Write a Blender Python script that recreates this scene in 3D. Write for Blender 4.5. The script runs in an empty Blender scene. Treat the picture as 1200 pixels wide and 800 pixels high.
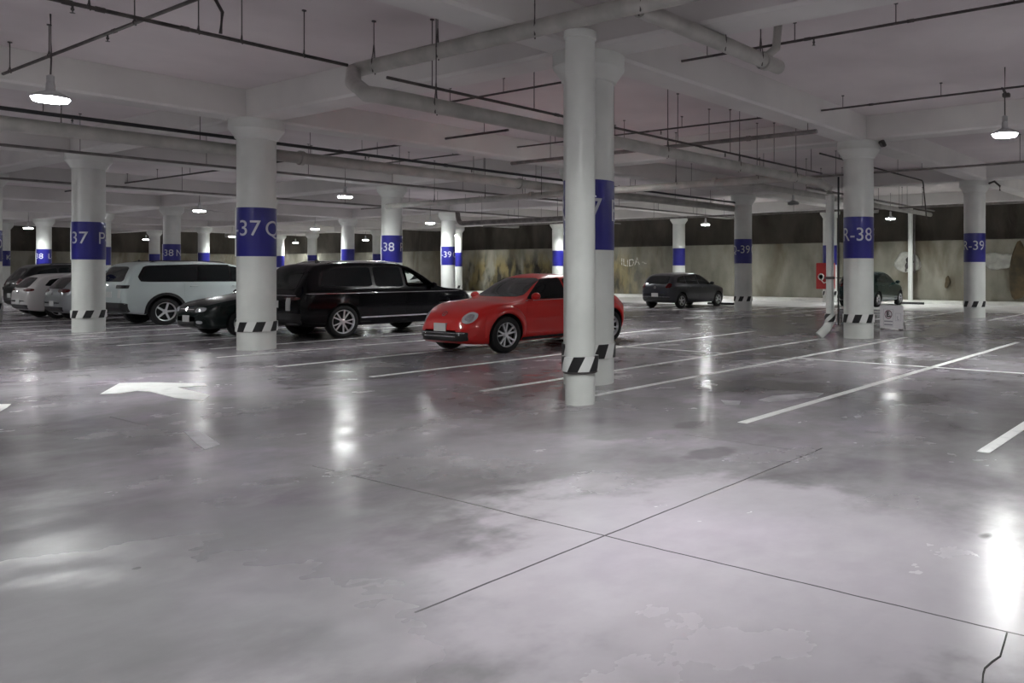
import bpy, bmesh, math, random
from mathutils import Vector, Matrix
from mathutils.bvhtree import BVHTree
random.seed(7)
PI = math.pi
S = bpy.context.scene
COL = S.collection

# ------------------------------------------------------------ camera, world, exposure
AZ = math.radians(33.45)
cam_d = bpy.data.cameras.new('camera')
cam_d.sensor_width = 36.0
cam_d.lens = 953 / 1200 * 36
cam_d.shift_x = -250 / 1200
cam_d.shift_y = -83 / 1200
cam_d.clip_end = 400
cam = bpy.data.objects.new('camera', cam_d)
COL.objects.link(cam)
cam.location = (0, 0, 1.55)
cam.rotation_euler = (PI / 2, 0, AZ - PI / 2)
S.camera = cam
W = bpy.data.worlds.new('world'); S.world = W; W.use_nodes = True
W.node_tree.nodes['Background'].inputs[0].default_value = (0.55, 0.65, 0.85, 1)
W.node_tree.nodes['Background'].inputs[1].default_value = 0.3
S.view_settings.view_transform = 'Standard'
S.view_settings.look = 'None'
S.view_settings.gamma = 1.0
S.view_settings.use_curve_mapping = False
S.view_settings.exposure = 1.22
S.cycles.use_denoising = True
S.cycles.max_bounces = 8
S.cycles.diffuse_bounces = 5
S.cycles.glossy_bounces = 4
S.cycles.sample_clamp_indirect = 4.0
LAMP_POWER = 400.0
SLAB = 5.05
BEAM = 4.5

# ------------------------------------------------------------ helpers
def nt(m):
    return m.node_tree.nodes, m.node_tree.links

def mat(name, col, rough=0.5, metal=0.0, coat=0.0, emit=None, es=0.0, spec=None):
    m = bpy.data.materials.new(name); m.use_nodes = True
    b = m.node_tree.nodes['Principled BSDF']
    b.inputs['Base Color'].default_value = (*col, 1)
    b.inputs['Roughness'].default_value = rough
    b.inputs['Metallic'].default_value = metal
    b.inputs['Coat Weight'].default_value = coat
    b.inputs['Coat Roughness'].default_value = 0.03
    if spec is not None: b.inputs['Specular IOR Level'].default_value = spec
    if emit:
        b.inputs['Emission Color'].default_value = (*emit, 1)
        b.inputs['Emission Strength'].default_value = es
    return m

def noisy(m, c1, c2, scale=2.0, detail=6.0, lo=0.35, hi=0.65, bump=0.0, bscale=20.0, bdist=0.02):
    n, l = nt(m); b = n['Principled BSDF']
    tc = n.new('ShaderNodeTexCoord')
    no = n.new('ShaderNodeTexNoise'); no.inputs['Scale'].default_value = scale; no.inputs['Detail'].default_value = detail
    l.new(tc.outputs['Object'], no.inputs['Vector'])
    r = n.new('ShaderNodeValToRGB')
    r.color_ramp.elements[0].position = lo; r.color_ramp.elements[0].color = (*c1, 1)
    r.color_ramp.elements[1].position = hi; r.color_ramp.elements[1].color = (*c2, 1)
    l.new(no.outputs['Fac'], r.inputs['Fac']); l.new(r.outputs['Color'], b.inputs['Base Color'])
    if bump:
        nb = n.new('ShaderNodeTexNoise'); nb.inputs['Scale'].default_value = bscale; nb.inputs['Detail'].default_value = 5
        l.new(tc.outputs['Object'], nb.inputs['Vector'])
        bp = n.new('ShaderNodeBump'); bp.inputs['Strength'].default_value = bump; bp.inputs['Distance'].default_value = bdist
        l.new(nb.outputs['Fac'], bp.inputs['Height']); l.new(bp.outputs['Normal'], b.inputs['Normal'])
    return m

def tag(o, label=None, cat=None, group=None, kind=None):
    if label: o['label'] = label
    if cat: o['category'] = cat
    if group: o['group'] = group
    if kind: o['kind'] = kind
    return o

def empty(name, loc, label, cat, rz=0.0, group=None):
    o = bpy.data.objects.new(name, None); COL.objects.link(o)
    o.location = loc; o.rotation_euler = (0, 0, rz); o.empty_display_size = 0.2
    return tag(o, label, cat, group)

def obj(name, bm, m, parent=None, smooth=None, label=None):
    me = bpy.data.meshes.new(name)
    if isinstance(bm, bmesh.types.BMesh):
        bmesh.ops.recalc_face_normals(bm, faces=bm.faces[:])
        bm.to_mesh(me); bm.free()
    else:
        me = bm
    ms = m if isinstance(m, (list, tuple)) else [m]
    if len(me.materials) == 0:
        for x in ms: me.materials.append(x)
    if smooth is not None:
        for p in me.polygons: p.use_smooth = True
        me.set_sharp_from_angle(angle=math.radians(smooth))
    o = bpy.data.objects.new(name, me); COL.objects.link(o)
    if parent: o.parent = parent
    if label: o['label'] = label
    return o

def copy_tree(o, parent=None):
    c = o.copy(); COL.objects.link(c)
    if parent: c.parent = parent
    for ch in list(o.children): copy_tree(ch, c)
    return c

def box(bm, x0, x1, y0, y1, z0, z1, mi=0):
    v = [bm.verts.new(p) for p in ((x0,y0,z0),(x1,y0,z0),(x1,y1,z0),(x0,y1,z0),(x0,y0,z1),(x1,y0,z1),(x1,y1,z1),(x0,y1,z1))]
    for q in ((0,3,2,1),(4,5,6,7),(0,1,5,4),(1,2,6,5),(2,3,7,6),(3,0,4,7)):
        f = bm.faces.new([v[i] for i in q]); f.material_index = mi

def lathe(bm, prof, n=32, c=(0,0,0), axis='z', mi=0, caps=True):
    rings = []
    for r, h in prof:
        ring = []
        for k in range(n):
            a = 2*PI*k/n
            p = (r*math.cos(a), r*math.sin(a), h)
            if axis == 'y': p = (p[0], h, p[1])
            if axis == 'x': p = (h, p[0], p[1])
            ring.append(bm.verts.new((c[0]+p[0], c[1]+p[1], c[2]+p[2])))
        rings.append(ring)
    for a, b in zip(rings, rings[1:]):
        for k in range(n):
            f = bm.faces.new((a[k], a[(k+1)%n], b[(k+1)%n], b[k])); f.material_index = mi
    if caps:
        for ring in (rings[0], rings[-1]):
            f = bm.faces.new(ring); f.material_index = mi
    return rings

def tube(bm, pts, r, n=10, mi=0):
    pts = [Vector(p) for p in pts]
    rings = []
    up = Vector((0,0,1))
    for i, p in enumerate(pts):
        if i == 0: d = pts[1]-p
        elif i == len(pts)-1: d = p-pts[i-1]
        else: d = (pts[i+1]-p).normalized()+(p-pts[i-1]).normalized()
        d.normalize()
        u = d.cross(up)
        if u.length < 1e-3: u = d.cross(Vector((0,1,0)))
        u.normalize(); v = u.cross(d).normalized()
        rr = r[i] if isinstance(r, (list, tuple)) else r
        rings.append([bm.verts.new(p + u*rr*math.cos(2*PI*k/n) + v*rr*math.sin(2*PI*k/n)) for k in range(n)])
    for a, b in zip(rings, rings[1:]):
        for k in range(n):
            f = bm.faces.new((a[k], a[(k+1)%n], b[(k+1)%n], b[k])); f.material_index = mi
    for ring in (rings[0], rings[-1]):
        f = bm.faces.new(ring); f.material_index = mi

def bend(p0, p1, p2, r, n=6):
    """points of a rounded corner at p1"""
    p0, p1, p2 = Vector(p0), Vector(p1), Vector(p2)
    a = p1 + (p0-p1).normalized()*r; b = p1 + (p2-p1).normalized()*r
    return [tuple((1-t)**2*a + 2*t*(1-t)*p1 + t*t*b) for t in [i/n for i in range(n+1)]]

def text_mesh(s, size, extrude=0.0, align='CENTER', bold=0.0):
    c = bpy.data.curves.new('text', 'FONT'); c.body = s; c.size = size; c.extrude = extrude; c.offset = bold
    c.align_x = align; c.align_y = 'CENTER'
    o = bpy.data.objects.new('text', c); COL.objects.link(o)
    dg = bpy.context.evaluated_depsgraph_get()
    me = bpy.data.meshes.new_from_object(o.evaluated_get(dg))
    bpy.data.objects.remove(o); bpy.data.curves.remove(c)
    me.materials.clear()
    return me

# ------------------------------------------------------------ materials
M = {}
M['pipe_white'] = noisy(mat('pipe_paint', (.6,.6,.56), .4), (.36,.355,.33), (.48,.47,.44), 3)
M['column'] = noisy(mat('column_paint', (.72,.74,.70), .32), (.66,.68,.65), (.75,.77,.74), 1.5, bump=.1, bscale=8)
M['band'] = mat('blue_film', (.018,.018,.20), .28, coat=.3)
M['letter'] = mat('white_lettering', (.55,.56,.62), .5)
M['guard_white'] = mat('guard_white', (.75,.76,.74), .45)
M['guard_black'] = mat('guard_black', (.012,.012,.013), .45)
M['dark_pipe'] = noisy(mat('dark_pipe_paint', (.05,.045,.045), .6), (.045,.04,.04), (.10,.085,.08), 4)
M['black_pipe'] = mat('black_pipe_paint', (.02,.02,.022), .5)
M['grey_pipe'] = noisy(mat('grey_pipe_paint', (.2,.19,.18), .6), (.16,.15,.145), (.26,.24,.23), 4)
M['rod'] = mat('steel_rod', (.12,.11,.11), .5, .6)
M['lamp_metal'] = mat('lamp_housing', (.6,.61,.61), .4)
M['lamp_glow'] = mat('lamp_glow', (1,1,1), .5, emit=(.97,1.0,.98), es=LAMP_POWER)
M['lamp_side'] = mat('lamp_side_glow', (1,1,1), .5, emit=(.97,1.0,.98), es=45.0)
M['lamp_off'] = mat('lamp_unlit_lens', (.35,.36,.36), .3)
M['paint_line'] = noisy(mat('road_marking', (.8,.8,.78), .4), (.70,.70,.69), (.92,.92,.91), 5, 8, .30, .48)
M['paint_worn'] = noisy(mat('worn_road_marking', (.55,.54,.56), .3), (.30,.29,.31), (.62,.60,.64), 4, 8, .35, .6)
M['crack'] = mat('crack_dark', (.03,.028,.028), .9)
M['ceil'] = noisy(mat('ceiling_paint', (.6,.58,.56), .8), (.58,.53,.54), (.76,.705,.71), .35, 5, .3, .7, bump=.15, bscale=5)
M['beam'] = noisy(mat('beam_paint', (.6,.59,.57), .75), (.60,.585,.575), (.74,.725,.705), .6, 5, .3, .7, bump=.12, bscale=4)
M['tyre'] = mat('tyre_rubber', (.012,.012,.013), .75)
M['rim'] = mat('alloy', (.80,.81,.83), .32, .6)
M['rim_dark'] = mat('dark_wheel_metal', (.02,.02,.022), .6, .3)  # near-black metal of the brake disc behind the spokes
M['glass'] = mat('car_glass', (.010,.012,.013), .05, spec=.35)
M['glass_grey'] = mat('windshield_glass', (.045,.052,.055), .08, spec=.8)
M['gloss_black'] = mat('gloss_black_pillar', (.006,.006,.007), .15)
M['glass_clear'] = mat('clear_car_glass', (.75,.8,.78), .02)
M['glass_clear'].node_tree.nodes['Principled BSDF'].inputs['Transmission Weight'].default_value = 1.0
M['glass_clear'].node_tree.nodes['Principled BSDF'].inputs['IOR'].default_value = 1.03
M['chrome'] = mat('chrome', (.8,.8,.82), .12, 1.0)
M['trim'] = mat('black_plastic', (.012,.012,.013), .5)
M['plate'] = mat('number_plate', (.62,.63,.62), .5)
M['plate_ink'] = mat('plate_ink', (.05,.08,.06), .6)
M['lens_clear'] = mat('headlight_lens', (.55,.57,.60), .08, .2, coat=1)
M['lens_red'] = mat('tail_light_lens', (.09,.004,.005), .12, coat=1)
M['lens_inner'] = mat('reflector', (.8,.82,.84), .1, 1.0)
M['well'] = mat('wheel_well', (.006,.006,.006), .9)
M['sign_white'] = mat('sign_white', (.92,.90,.92), .4)
M['sign_ink'] = mat('sign_ink', (.02,.01,.02), .5)
M['sign_red'] = mat('sign_ring', (.16,.03,.07), .5)
M['sign_grey'] = mat('sign_grey_print', (.42,.40,.46), .5)
M['fire_red'] = mat('fire_red', (.36,.02,.02), .4)
M['hose'] = mat('hose_white', (.6,.58,.55), .7)
M['rubber'] = mat('rubber_stop', (.02,.02,.022), .8)
M['cavity'] = mat('cavity_dark', (.02,.018,.016), .95)
M['graffiti'] = noisy(mat('graffiti_chalk', (.5,.48,.42), .9), (.22,.20,.16), (.62,.60,.54), 6, 6, .35, .55)

def paint(name, col, metal=0.0, rough=.3, coat=.6, spec=None):
    return mat(name, col, rough, metal, coat=coat, spec=spec)

# floor
def floor_material():
    m = bpy.data.materials.new('polished_concrete'); m.use_nodes = True
    n, l = nt(m); b = n['Principled BSDF']
    tc = n.new('ShaderNodeTexCoord')
    P = tc.outputs['Object']
    def noise(scale, detail=6, rough=.55, dist=0.0, vec=P):
        x = n.new('ShaderNodeTexNoise'); x.inputs['Scale'].default_value = scale
        x.inputs['Detail'].default_value = detail; x.inputs['Roughness'].default_value = rough
        x.inputs['Distortion'].default_value = dist
        l.new(vec, x.inputs['Vector']); return x.outputs['Fac']
    def ramp(f, a, bb, ca, cb):
        r = n.new('ShaderNodeValToRGB'); r.color_ramp.interpolation = 'EASE'; r.color_ramp.elements[0].position = a; r.color_ramp.elements[1].position = bb
        r.color_ramp.elements[0].color = (*ca, 1); r.color_ramp.elements[1].color = (*cb, 1)
        l.new(f, r.inputs['Fac']); return r.outputs['Color']
    def mix(f, a, c, mode='MIX'):
        x = n.new('ShaderNodeMix'); x.data_type = 'RGBA'; x.blend_type = mode
        if isinstance(f, float): x.inputs[0].default_value = f
        else: l.new(f, x.inputs[0])
        for s, v in ((6, a), (7, c)):
            if isinstance(v, tuple): x.inputs[s].default_value = (*v, 1)
            else: l.new(v, x.inputs[s])
        return x.outputs[2]
    def mth(op, a, c=None):
        x = n.new('ShaderNodeMath'); x.operation = op
        for i, v in enumerate((a, c)):
            if v is None: continue
            if isinstance(v, (int, float)): x.inputs[i].default_value = v
            else: l.new(v, x.inputs[i])
        return x.outputs[0]
    sep = n.new('ShaderNodeSeparateXYZ'); l.new(P, sep.inputs[0])
    X, Y = sep.outputs[0], sep.outputs[1]
    base = ramp(noise(.30, 4, .5, .2), .30, .66, (.17, .162, .17), (.44, .41, .445))
    pink = ramp(noise(.55, 4, .5), .45, .70, (1, 1, 1), (1.0, .94, 1.02))
    c = mix(1.0, base, pink, 'MULTIPLY')
    fine = ramp(noise(5, 6, .6), .3, .7, (.86, .86, .86), (1.06, 1.06, 1.06))
    c = mix(1.0, c, fine, 'MULTIPLY')
    # pale trowel scuffs
    sc = noise(1.3, 5, .5, .3)
    c = mix(ramp(sc, .55, .80, (0,0,0), (.5,.5,.5)), c, (.47, .45, .47))
    # dark tyre and oil stains
    st = noise(.9, 4, .45, .3)
    c = mix(ramp(st, .52, .78, (0,0,0), (.6,.6,.6)), c, (.085, .08, .085))
    # oil pools beside the bays, plus broad dark patches under two parked cars
    wob = noise(2.2, 3, .5)
    for (u, v, ru, rv, k) in ((13.4, 5.4, .75, .40, .8), (12.3, 7.6, 1.1, .5, .55), (9.2, 5.7, .8, .5, .5), (5.6, 3.9, .35, .18, .55), (6.6, 4.8, .35, .18, .6),
                              (8.8, 3.6, .5, .3, .3), (6.1, 11.1, .35, .5, .5), (4.8, 1.35, .10, .06, .9), (12.6, 12.6, 2.0, .8, .5), (13.2, 2.8, .8, .35, .5), (11.6, 18.6, 2.5, 1.2, .45)):
        dx = mth('DIVIDE', mth('SUBTRACT', X, u), ru); dy = mth('DIVIDE', mth('SUBTRACT', Y, v), rv)
        d = mth('SQRT', mth('ADD', mth('MULTIPLY', dx, dx), mth('MULTIPLY', dy, dy)))
        d = mth('ADD', d, mth('MULTIPLY', mth('SUBTRACT', wob, .5), 3.2))
        c = mix(ramp(d, .35, 1.25, (k,k,k), (0,0,0)), c, (.07, .066, .07))
    # broad tints: a pale lilac patch paints in lamp light, greyer ones surround it
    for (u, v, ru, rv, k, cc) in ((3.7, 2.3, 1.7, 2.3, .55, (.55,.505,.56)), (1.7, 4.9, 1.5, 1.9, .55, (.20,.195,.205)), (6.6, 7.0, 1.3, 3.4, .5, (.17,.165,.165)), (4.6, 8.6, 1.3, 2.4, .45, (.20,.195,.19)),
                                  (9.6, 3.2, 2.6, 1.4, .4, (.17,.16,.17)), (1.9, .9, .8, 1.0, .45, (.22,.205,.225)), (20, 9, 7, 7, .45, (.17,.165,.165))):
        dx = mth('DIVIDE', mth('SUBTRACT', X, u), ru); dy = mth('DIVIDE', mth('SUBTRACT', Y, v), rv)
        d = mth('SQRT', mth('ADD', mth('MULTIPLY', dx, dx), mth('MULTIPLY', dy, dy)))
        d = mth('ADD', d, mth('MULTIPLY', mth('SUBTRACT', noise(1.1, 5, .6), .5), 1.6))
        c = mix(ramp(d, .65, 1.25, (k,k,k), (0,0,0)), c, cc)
    # saw-cut joints
    jw = mth('MULTIPLY', mth('SUBTRACT', noise(3, 4), .5), .02)
    joints = None
    for (ax, pos, wdt, oth, lo_, hi_) in ((X, 3.58, .006, Y, -9, 6.3), (Y, 3.21, .008, X, 2.3, 6.4), (X, 3.6, .006, Y, 9.3, 10.2), (X, 6.2, .004, Y, 3.2, 4.6), (X, 21.5, .01, Y, -9, 60), (Y, -1.5, .008, X, -9, 30)):
        d = mth('ABSOLUTE', mth('SUBTRACT', mth('ADD', ax, jw), pos))
        k = mth('MULTIPLY', mth('LESS_THAN', d, wdt), mth('MULTIPLY', mth('GREATER_THAN', oth, lo_), mth('LESS_THAN', oth, hi_)))
        joints = k if joints is None else mth('MAXIMUM', joints, k)
    jn = mth('MULTIPLY', joints, mth('GREATER_THAN', noise(.8, 3), .30))
    c = mix(mth('MULTIPLY', jn, .85), c, (.05, .045, .05))
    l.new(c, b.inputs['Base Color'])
    r = ramp(noise(.8, 6, .6), .3, .7, (.15,.15,.15), (.30,.30,.30))
    # unpolished dull patch in the near left of the lane
    dx = mth('DIVIDE', mth('SUBTRACT', X, .9), 1.6); dy = mth('DIVIDE', mth('SUBTRACT', Y, 3.9), 2.0)
    d = mth('ADD', mth('SQRT', mth('ADD', mth('MULTIPLY', dx, dx), mth('MULTIPLY', dy, dy))), mth('MULTIPLY', mth('SUBTRACT', wob, .5), 1.2))
    r = mix(ramp(d, .6, 1.3, (1,1,1), (0,0,0)), r, (.55,.55,.55))
    l.new(r, b.inputs['Roughness'])
    b.inputs['Specular IOR Level'].default_value = .5
    bp = n.new('ShaderNodeBump'); bp.inputs['Strength'].default_value = .10; bp.inputs['Distance'].default_value = .01
    l.new(noise(9, 4, .5), bp.inputs['Height'])
    l.new(bp.outputs['Normal'], b.inputs['Normal'])
    return m
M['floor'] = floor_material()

def wall_material(name, c1, c2, stain):
    m = bpy.data.materials.new(name); m.use_nodes = True
    n, l = nt(m); b = n['Principled BSDF']
    tc = n.new('ShaderNodeTexCoord')
    mp = n.new('ShaderNodeMapping'); mp.inputs['Scale'].default_value = (1, 1, .45)
    l.new(tc.outputs['Object'], mp.inputs['Vector'])
    def noise(scale, detail=6, d=0.0):
        x = n.new('ShaderNodeTexNoise'); x.inputs['Scale'].default_value = scale; x.inputs['Detail'].default_value = detail
        x.inputs['Distortion'].default_value = d
        l.new(mp.outputs['Vector'], x.inputs['Vector']); return x.outputs['Fac']
    def ramp(f, a, bb, ca, cb):
        r = n.new('ShaderNodeValToRGB'); r.color_ramp.elements[0].position = a; r.color_ramp.elements[1].position = bb
        r.color_ramp.elements[0].color = (*ca, 1); r.color_ramp.elements[1].color = (*cb, 1)
        l.new(f, r.inputs['Fac']); return r.outputs['Color']
    x = n.new('ShaderNodeMix'); x.data_type = 'RGBA'
    l.new(ramp(noise(.5, 7, .6), .5, .66, (0,0,0), (.85,.85,.85)), x.inputs[0])
    l.new(ramp(noise(1.1, 8), .3, .7, c1, c2), x.inputs[6])
    x.inputs[7].default_value = (*stain, 1)
    # mossy, ochre seepage over one stretch of the wall
    sp = n.new('ShaderNodeSeparateXYZ'); l.new(tc.outputs['Object'], sp.inputs[0])
    def mr(v, a, bb, lo, hi):
        q = n.new('ShaderNodeMapRange'); l.new(v, q.inputs[0])
        for i_, val in zip((1,2,3,4), (a, bb, lo, hi)): q.inputs[i_].default_value = val
        return q.outputs[0]
    def mu(a, c, op='MULTIPLY'):
        q = n.new('ShaderNodeMath'); q.operation = op; l.new(a, q.inputs[0])
        if isinstance(c, float): q.inputs[1].default_value = c
        else: l.new(c, q.inputs[1])
        return q.outputs[0]
    band = mu(mu(mr(sp.outputs[1], 29, 34, 0, 1), mr(sp.outputs[1], 47, 52, 1, 0)), mr(sp.outputs[2], 1.9, 3.1, 1, 0))
    k = mu(band, mr(noise(.75, 8, .5), .40, .55, 0, 1))
    y2 = n.new('ShaderNodeMix'); y2.data_type = 'RGBA'; l.new(k, y2.inputs[0]); l.new(x.outputs[2], y2.inputs[6])
    l.new(ramp(noise(1.6, 9, .3), .42, .62, (.02,.018,.012), (.20,.16,.07)), y2.inputs[7])
    l.new(y2.outputs[2], b.inputs['Base Color'])
    b.inputs['Roughness'].default_value = .92
    bp = n.new('ShaderNodeBump'); bp.inputs['Strength'].default_value = .7; bp.inputs['Distance'].default_value = .08
    l.new(noise(3.5, 8), bp.inputs['Height']); l.new(bp.outputs['Normal'], b.inputs['Normal'])
    return m
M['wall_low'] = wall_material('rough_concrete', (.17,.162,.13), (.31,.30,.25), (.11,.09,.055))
M['wall_up'] = wall_material('shade_darkened_concrete', (.06,.054,.045), (.10,.088,.072), (.035,.027,.02))  # upper wall colour darkened to paint in the shade above the lamps' cut-off
M['pave'] = noisy(mat('pale_concrete', (.7,.69,.68), .35), (.60,.59,.58), (.82,.81,.80), .8)
M['curb'] = noisy(mat('curb_concrete', (.7,.69,.67), .6), (.62,.61,.59), (.80,.79,.76), 2)

# ------------------------------------------------------------ room shell
U0, U1, V0, V1 = -13.0, 38.3, -12.0, 76.0
def struct(o): o['kind'] = 'structure'; return o
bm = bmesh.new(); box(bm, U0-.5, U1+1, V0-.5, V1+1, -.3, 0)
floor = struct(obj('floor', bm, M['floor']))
bm = bmesh.new(); box(bm, U0-.5, U1+1.6, V0-.5, V1+1.6, SLAB, SLAB+.3)
ceiling = struct(obj('ceiling', bm, M['ceil']))
COLS_U = (-.9, 8.3, 17.4, 27.0, 36.0)
for v in (-1.2, 7.8, 16.7, 25.4, 34.7, 43.2, 51.5, 60, 68):
    bm = bmesh.new(); box(bm, U0, U1+1, v-.32, v+.32, BEAM, SLAB-.002)
    bmesh.ops.bevel(bm, geom=[e for e in bm.edges if abs(e.verts[0].co.z-BEAM) < .01 and abs(e.verts[1].co.z-BEAM) < .01], offset=.04, segments=1, affect='EDGES')
    obj('ceiling_beam', bm, M['beam'], ceiling)
for u in COLS_U:
    bm = bmesh.new(); box(bm, u-.3, u+.3, V0, V1+1, BEAM+.012, SLAB-.004)
    bmesh.ops.bevel(bm, geom=[e for e in bm.edges if abs(e.verts[0].co.z-BEAM-.012) < .01 and abs(e.verts[1].co.z-BEAM-.012) < .01], offset=.04, segments=1, affect='EDGES')
    obj('ceiling_beam', bm, M['beam'], ceiling)

def rough_wall(name, x0, x1, y0, y1, face, zt=3.0):
    """low shotcrete wall with an uneven face (relief of a few cm) and a recessed upper wall"""
    bm = bmesh.new()
    if face == 'x':
        L = y1-y0; nu = int(L/.45); nz = 12
        g = [[bm.verts.new((x0 + .05*math.sin(i*1.7+j)*math.cos(j*.9+i*.37) + random.uniform(-.02,.02), y0+L*i/nu, zt*j/nz)) for j in range(nz+1)] for i in range(nu+1)]
    else:
        L = x1-x0; nu = int(L/.45); nz = 12
        g = [[bm.verts.new((x0+L*i/nu, y0 + .05*math.sin(i*1.7+j)*math.cos(j*.9+i*.37) + random.uniform(-.02,.02), zt*j/nz)) for j in range(nz+1)] for i in range(nu+1)]
    for i in range(nu):
        for j in range(nz):
            bm.faces.new((g[i][j], g[i+1][j], g[i+1][j+1], g[i][j+1]))
    # thickness: top ledge and back
    back = []
    for i in range(nu+1):
        p = g[i][nz].co
        back.append(bm.verts.new((p.x+1.0, p.y, zt) if face == 'x' else (p.x, p.y+1.0, zt)))
    for i in range(nu): bm.faces.new((g[i][nz], g[i+1][nz], back[i+1], back[i]))
    return struct(obj(name, bm, M['wall_low'], smooth=50))
wall_back = rough_wall('wall_back', U1, U1, V0, V1, 'x')
wall_left = rough_wall('wall_left', U0, U1, V1, V1, 'y')
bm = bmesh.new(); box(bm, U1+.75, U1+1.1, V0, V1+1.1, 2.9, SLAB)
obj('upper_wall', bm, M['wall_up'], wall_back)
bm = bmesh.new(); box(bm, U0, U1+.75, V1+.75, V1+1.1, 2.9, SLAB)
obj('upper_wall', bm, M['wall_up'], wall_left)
bm = bmesh.new(); box(bm, U0-.4, U0-.1, V0-.5, V1+1, 0, SLAB)
struct(obj('wall_front', bm, M['beam']))
bm = bmesh.new(); box(bm, U0-.4, U1+1, V0-.4, V0-.1, 0, SLAB)
struct(obj('wall_right', bm, M['beam']))
bm = bmesh.new(); box(bm, 30.3, U1-1.5, V0, V1-.1, .0003, .0025); obj('pale_pavement', bm, M['pave'], floor, label='pale smooth concrete strip')
bm = bmesh.new(); box(bm, U1-1.5, U1-.1, V0, V1-.1, 0, .13)
bmesh.ops.bevel(bm, geom=[e for e in bm.edges if e.verts[0].co.z > .1 and e.verts[1].co.z > .1 and e.verts[0].co.x < U1-1 and e.verts[1].co.x < U1-1], offset=.03, segments=2, affect='EDGES')
struct(obj('trim_1', bm, M['curb']))

# wall relief: plastered patches with broken sockets, graffiti
def blob(bm, cy, cz, ry, rz, x, seed, amp=.18, n=22, th=.05):
    rnd = random.Random(seed)
    ph = [rnd.uniform(0, 6.28) for _ in range(4)]
    outer = []; inner = []
    for k in range(n):
        a = 2*PI*k/n
        q = 1+amp*(math.sin(2*a+ph[0])*.5+math.sin(3*a+ph[1])*.4+math.sin(5*a+ph[2])*.3)
        outer.append(bm.verts.new((x+th, cy+ry*q*math.cos(a), cz+rz*q*math.sin(a))))
        inner.append(bm.verts.new((x, cy+ry*q*.9*math.cos(a), cz+rz*q*.9*math.sin(a))))
    for k in range(n): bm.faces.new((outer[k], outer[(k+1)%n], inner[(k+1)%n], inner[k]))
    bm.faces.new(inner)
M['patch'] = noisy(mat('pale_plaster', (.5,.5,.46), .85), (.32,.32,.29), (.50,.50,.46), 3)
M['soil'] = noisy(mat('brown_seepage', (.09,.065,.035), .9), (.05,.04,.025), (.13,.095,.05), 2)
M['ochre'] = noisy(mat('ochre_seepage', (.16,.13,.06), .95), (.08,.065,.03), (.26,.21,.11), 2.2, 8, .35, .6)
XW = U1-.10
bm = bmesh.new(); blob(bm, 14.55, 1.95, .62, .55, XW, 3); obj('plaster_patch', bm, M['patch'], wall_back, label='pale rounded plaster patch')
bm = bmesh.new(); blob(bm, 14.45, 1.95, .22, .28, XW-.03, 5, .4); obj('broken_socket', bm, M['cavity'], wall_back, label='dark hole in the plaster patch')
bm = bmesh.new(); tube(bm, [(XW-.02,14.62,1.5),(XW-.06,14.55,1.8),(XW-.2,14.3,2.1)], .035, 8); obj('pipe_stub', bm, M['rod'], wall_back)
bm = bmesh.new(); blob(bm, 10.2, 2.0, .75, .45, XW, 8, .3); obj('plaster_patch', bm, M['patch'], wall_back)
bm = bmesh.new(); blob(bm, 9.25, 1.5, .42, 1.35, XW-.04, 11, .12); obj('seepage_stain', bm, M['soil'], wall_back, label='tall brown damp streak')
bm = bmesh.new(); blob(bm, 12.55, 1.0, .12, .3, XW-.03, 12, .3); obj('seepage_stain', bm, M['soil'], wall_back)
me = text_mesh('ILIDA ~', .62)
for v in me.vertices: x, y = v.co.x, v.co.y; v.co = Vector((XW-.03, 31.9-x, 2.05+y+.06*math.sin(x*4)))
obj('graffiti', me, M['graffiti'], wall_back, label='chalky hand-painted graffiti letters')

# ------------------------------------------------------------ floor markings (children of the floor)
def strip(bm, u0, u1, v0, v1, z=.004):
    box(bm, u0, u1, v0, v1, .0005, z)
def line(u0, u1, v0, v1, m='paint_line'):
    bm = bmesh.new(); strip(bm, u0, u1, v0, v1); return obj('parking_line', bm, M[m], floor)
for v, u0, u1 in ((-5.3,7,18.1),(-2.9,7,18.1),(-.45,7,18.1),(1.99,7,18.1),(4.42,7,18.15),(6.92,7.1,18.1),(8.38,7,16.4),(10.85,7.05,17.8),(13.25,6.95,17.8),(15.55,7.1,17.8),
                  (17.35,7.8,17.8),(19.75,7.1,17.8),(22.2,7.1,17.8),(24.2,7.1,17.8),(26.0,7.1,17.8),(28.5,7.1,17.8),(31.0,7.1,17.8),(33.5,7.1,17.8)):
    line(u0, u1, v-.055, v+.055)
line(12.66, 12.76, -5.3, 6.92); line(12.66, 12.76, 8.38, 15.55)
for k in range(12):
    v = 4.65+2.46*k
    line(25.7, 36.4, v-.055, v+.055, 'paint_line')
line(36.4, 36.5, -3, 34)
def poly_paint(pts, name, m, label=None, z=.005):
    bm = bmesh.new()
    a = [bm.verts.new((p[0], p[1], z)) for p in pts]; b = [bm.verts.new((p[0], p[1], .0005)) for p in pts]
    bm.faces.new(a); bm.faces.new(b[::-1])
    for i in range(len(pts)): bm.faces.new((a[i], a[i-1], b[i-1], b[i]))
    return obj(name, bm, m, floor, label=label)
def px(x, y):
    """floor point seen at a place of the survey photograph (used as a tape measure for the painted marks)"""
    Z = 1.55*953/(y-317); X = (x-850)/953*Z
    return (Z*math.cos(AZ)+X*math.sin(AZ), Z*math.sin(AZ)-X*math.cos(AZ))
ARROW = [px(*p) for p in ((117,462),(140,449),(176,448),(240,449.5),(243,452),(208,454),(246,463),(238,470),(205,466),(176,459),(160,458),(140,461))]
poly_paint(ARROW, 'direction_arrow', M['paint_line'], 'curved white turn arrow')
poly_paint([px(*p) for p in ((888,469),(905,464),(945,461),(965,461),(958,465),(925,469),(900,471))], 'direction_arrow', M['paint_worn'], 'worn white arrow remnant')
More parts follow.
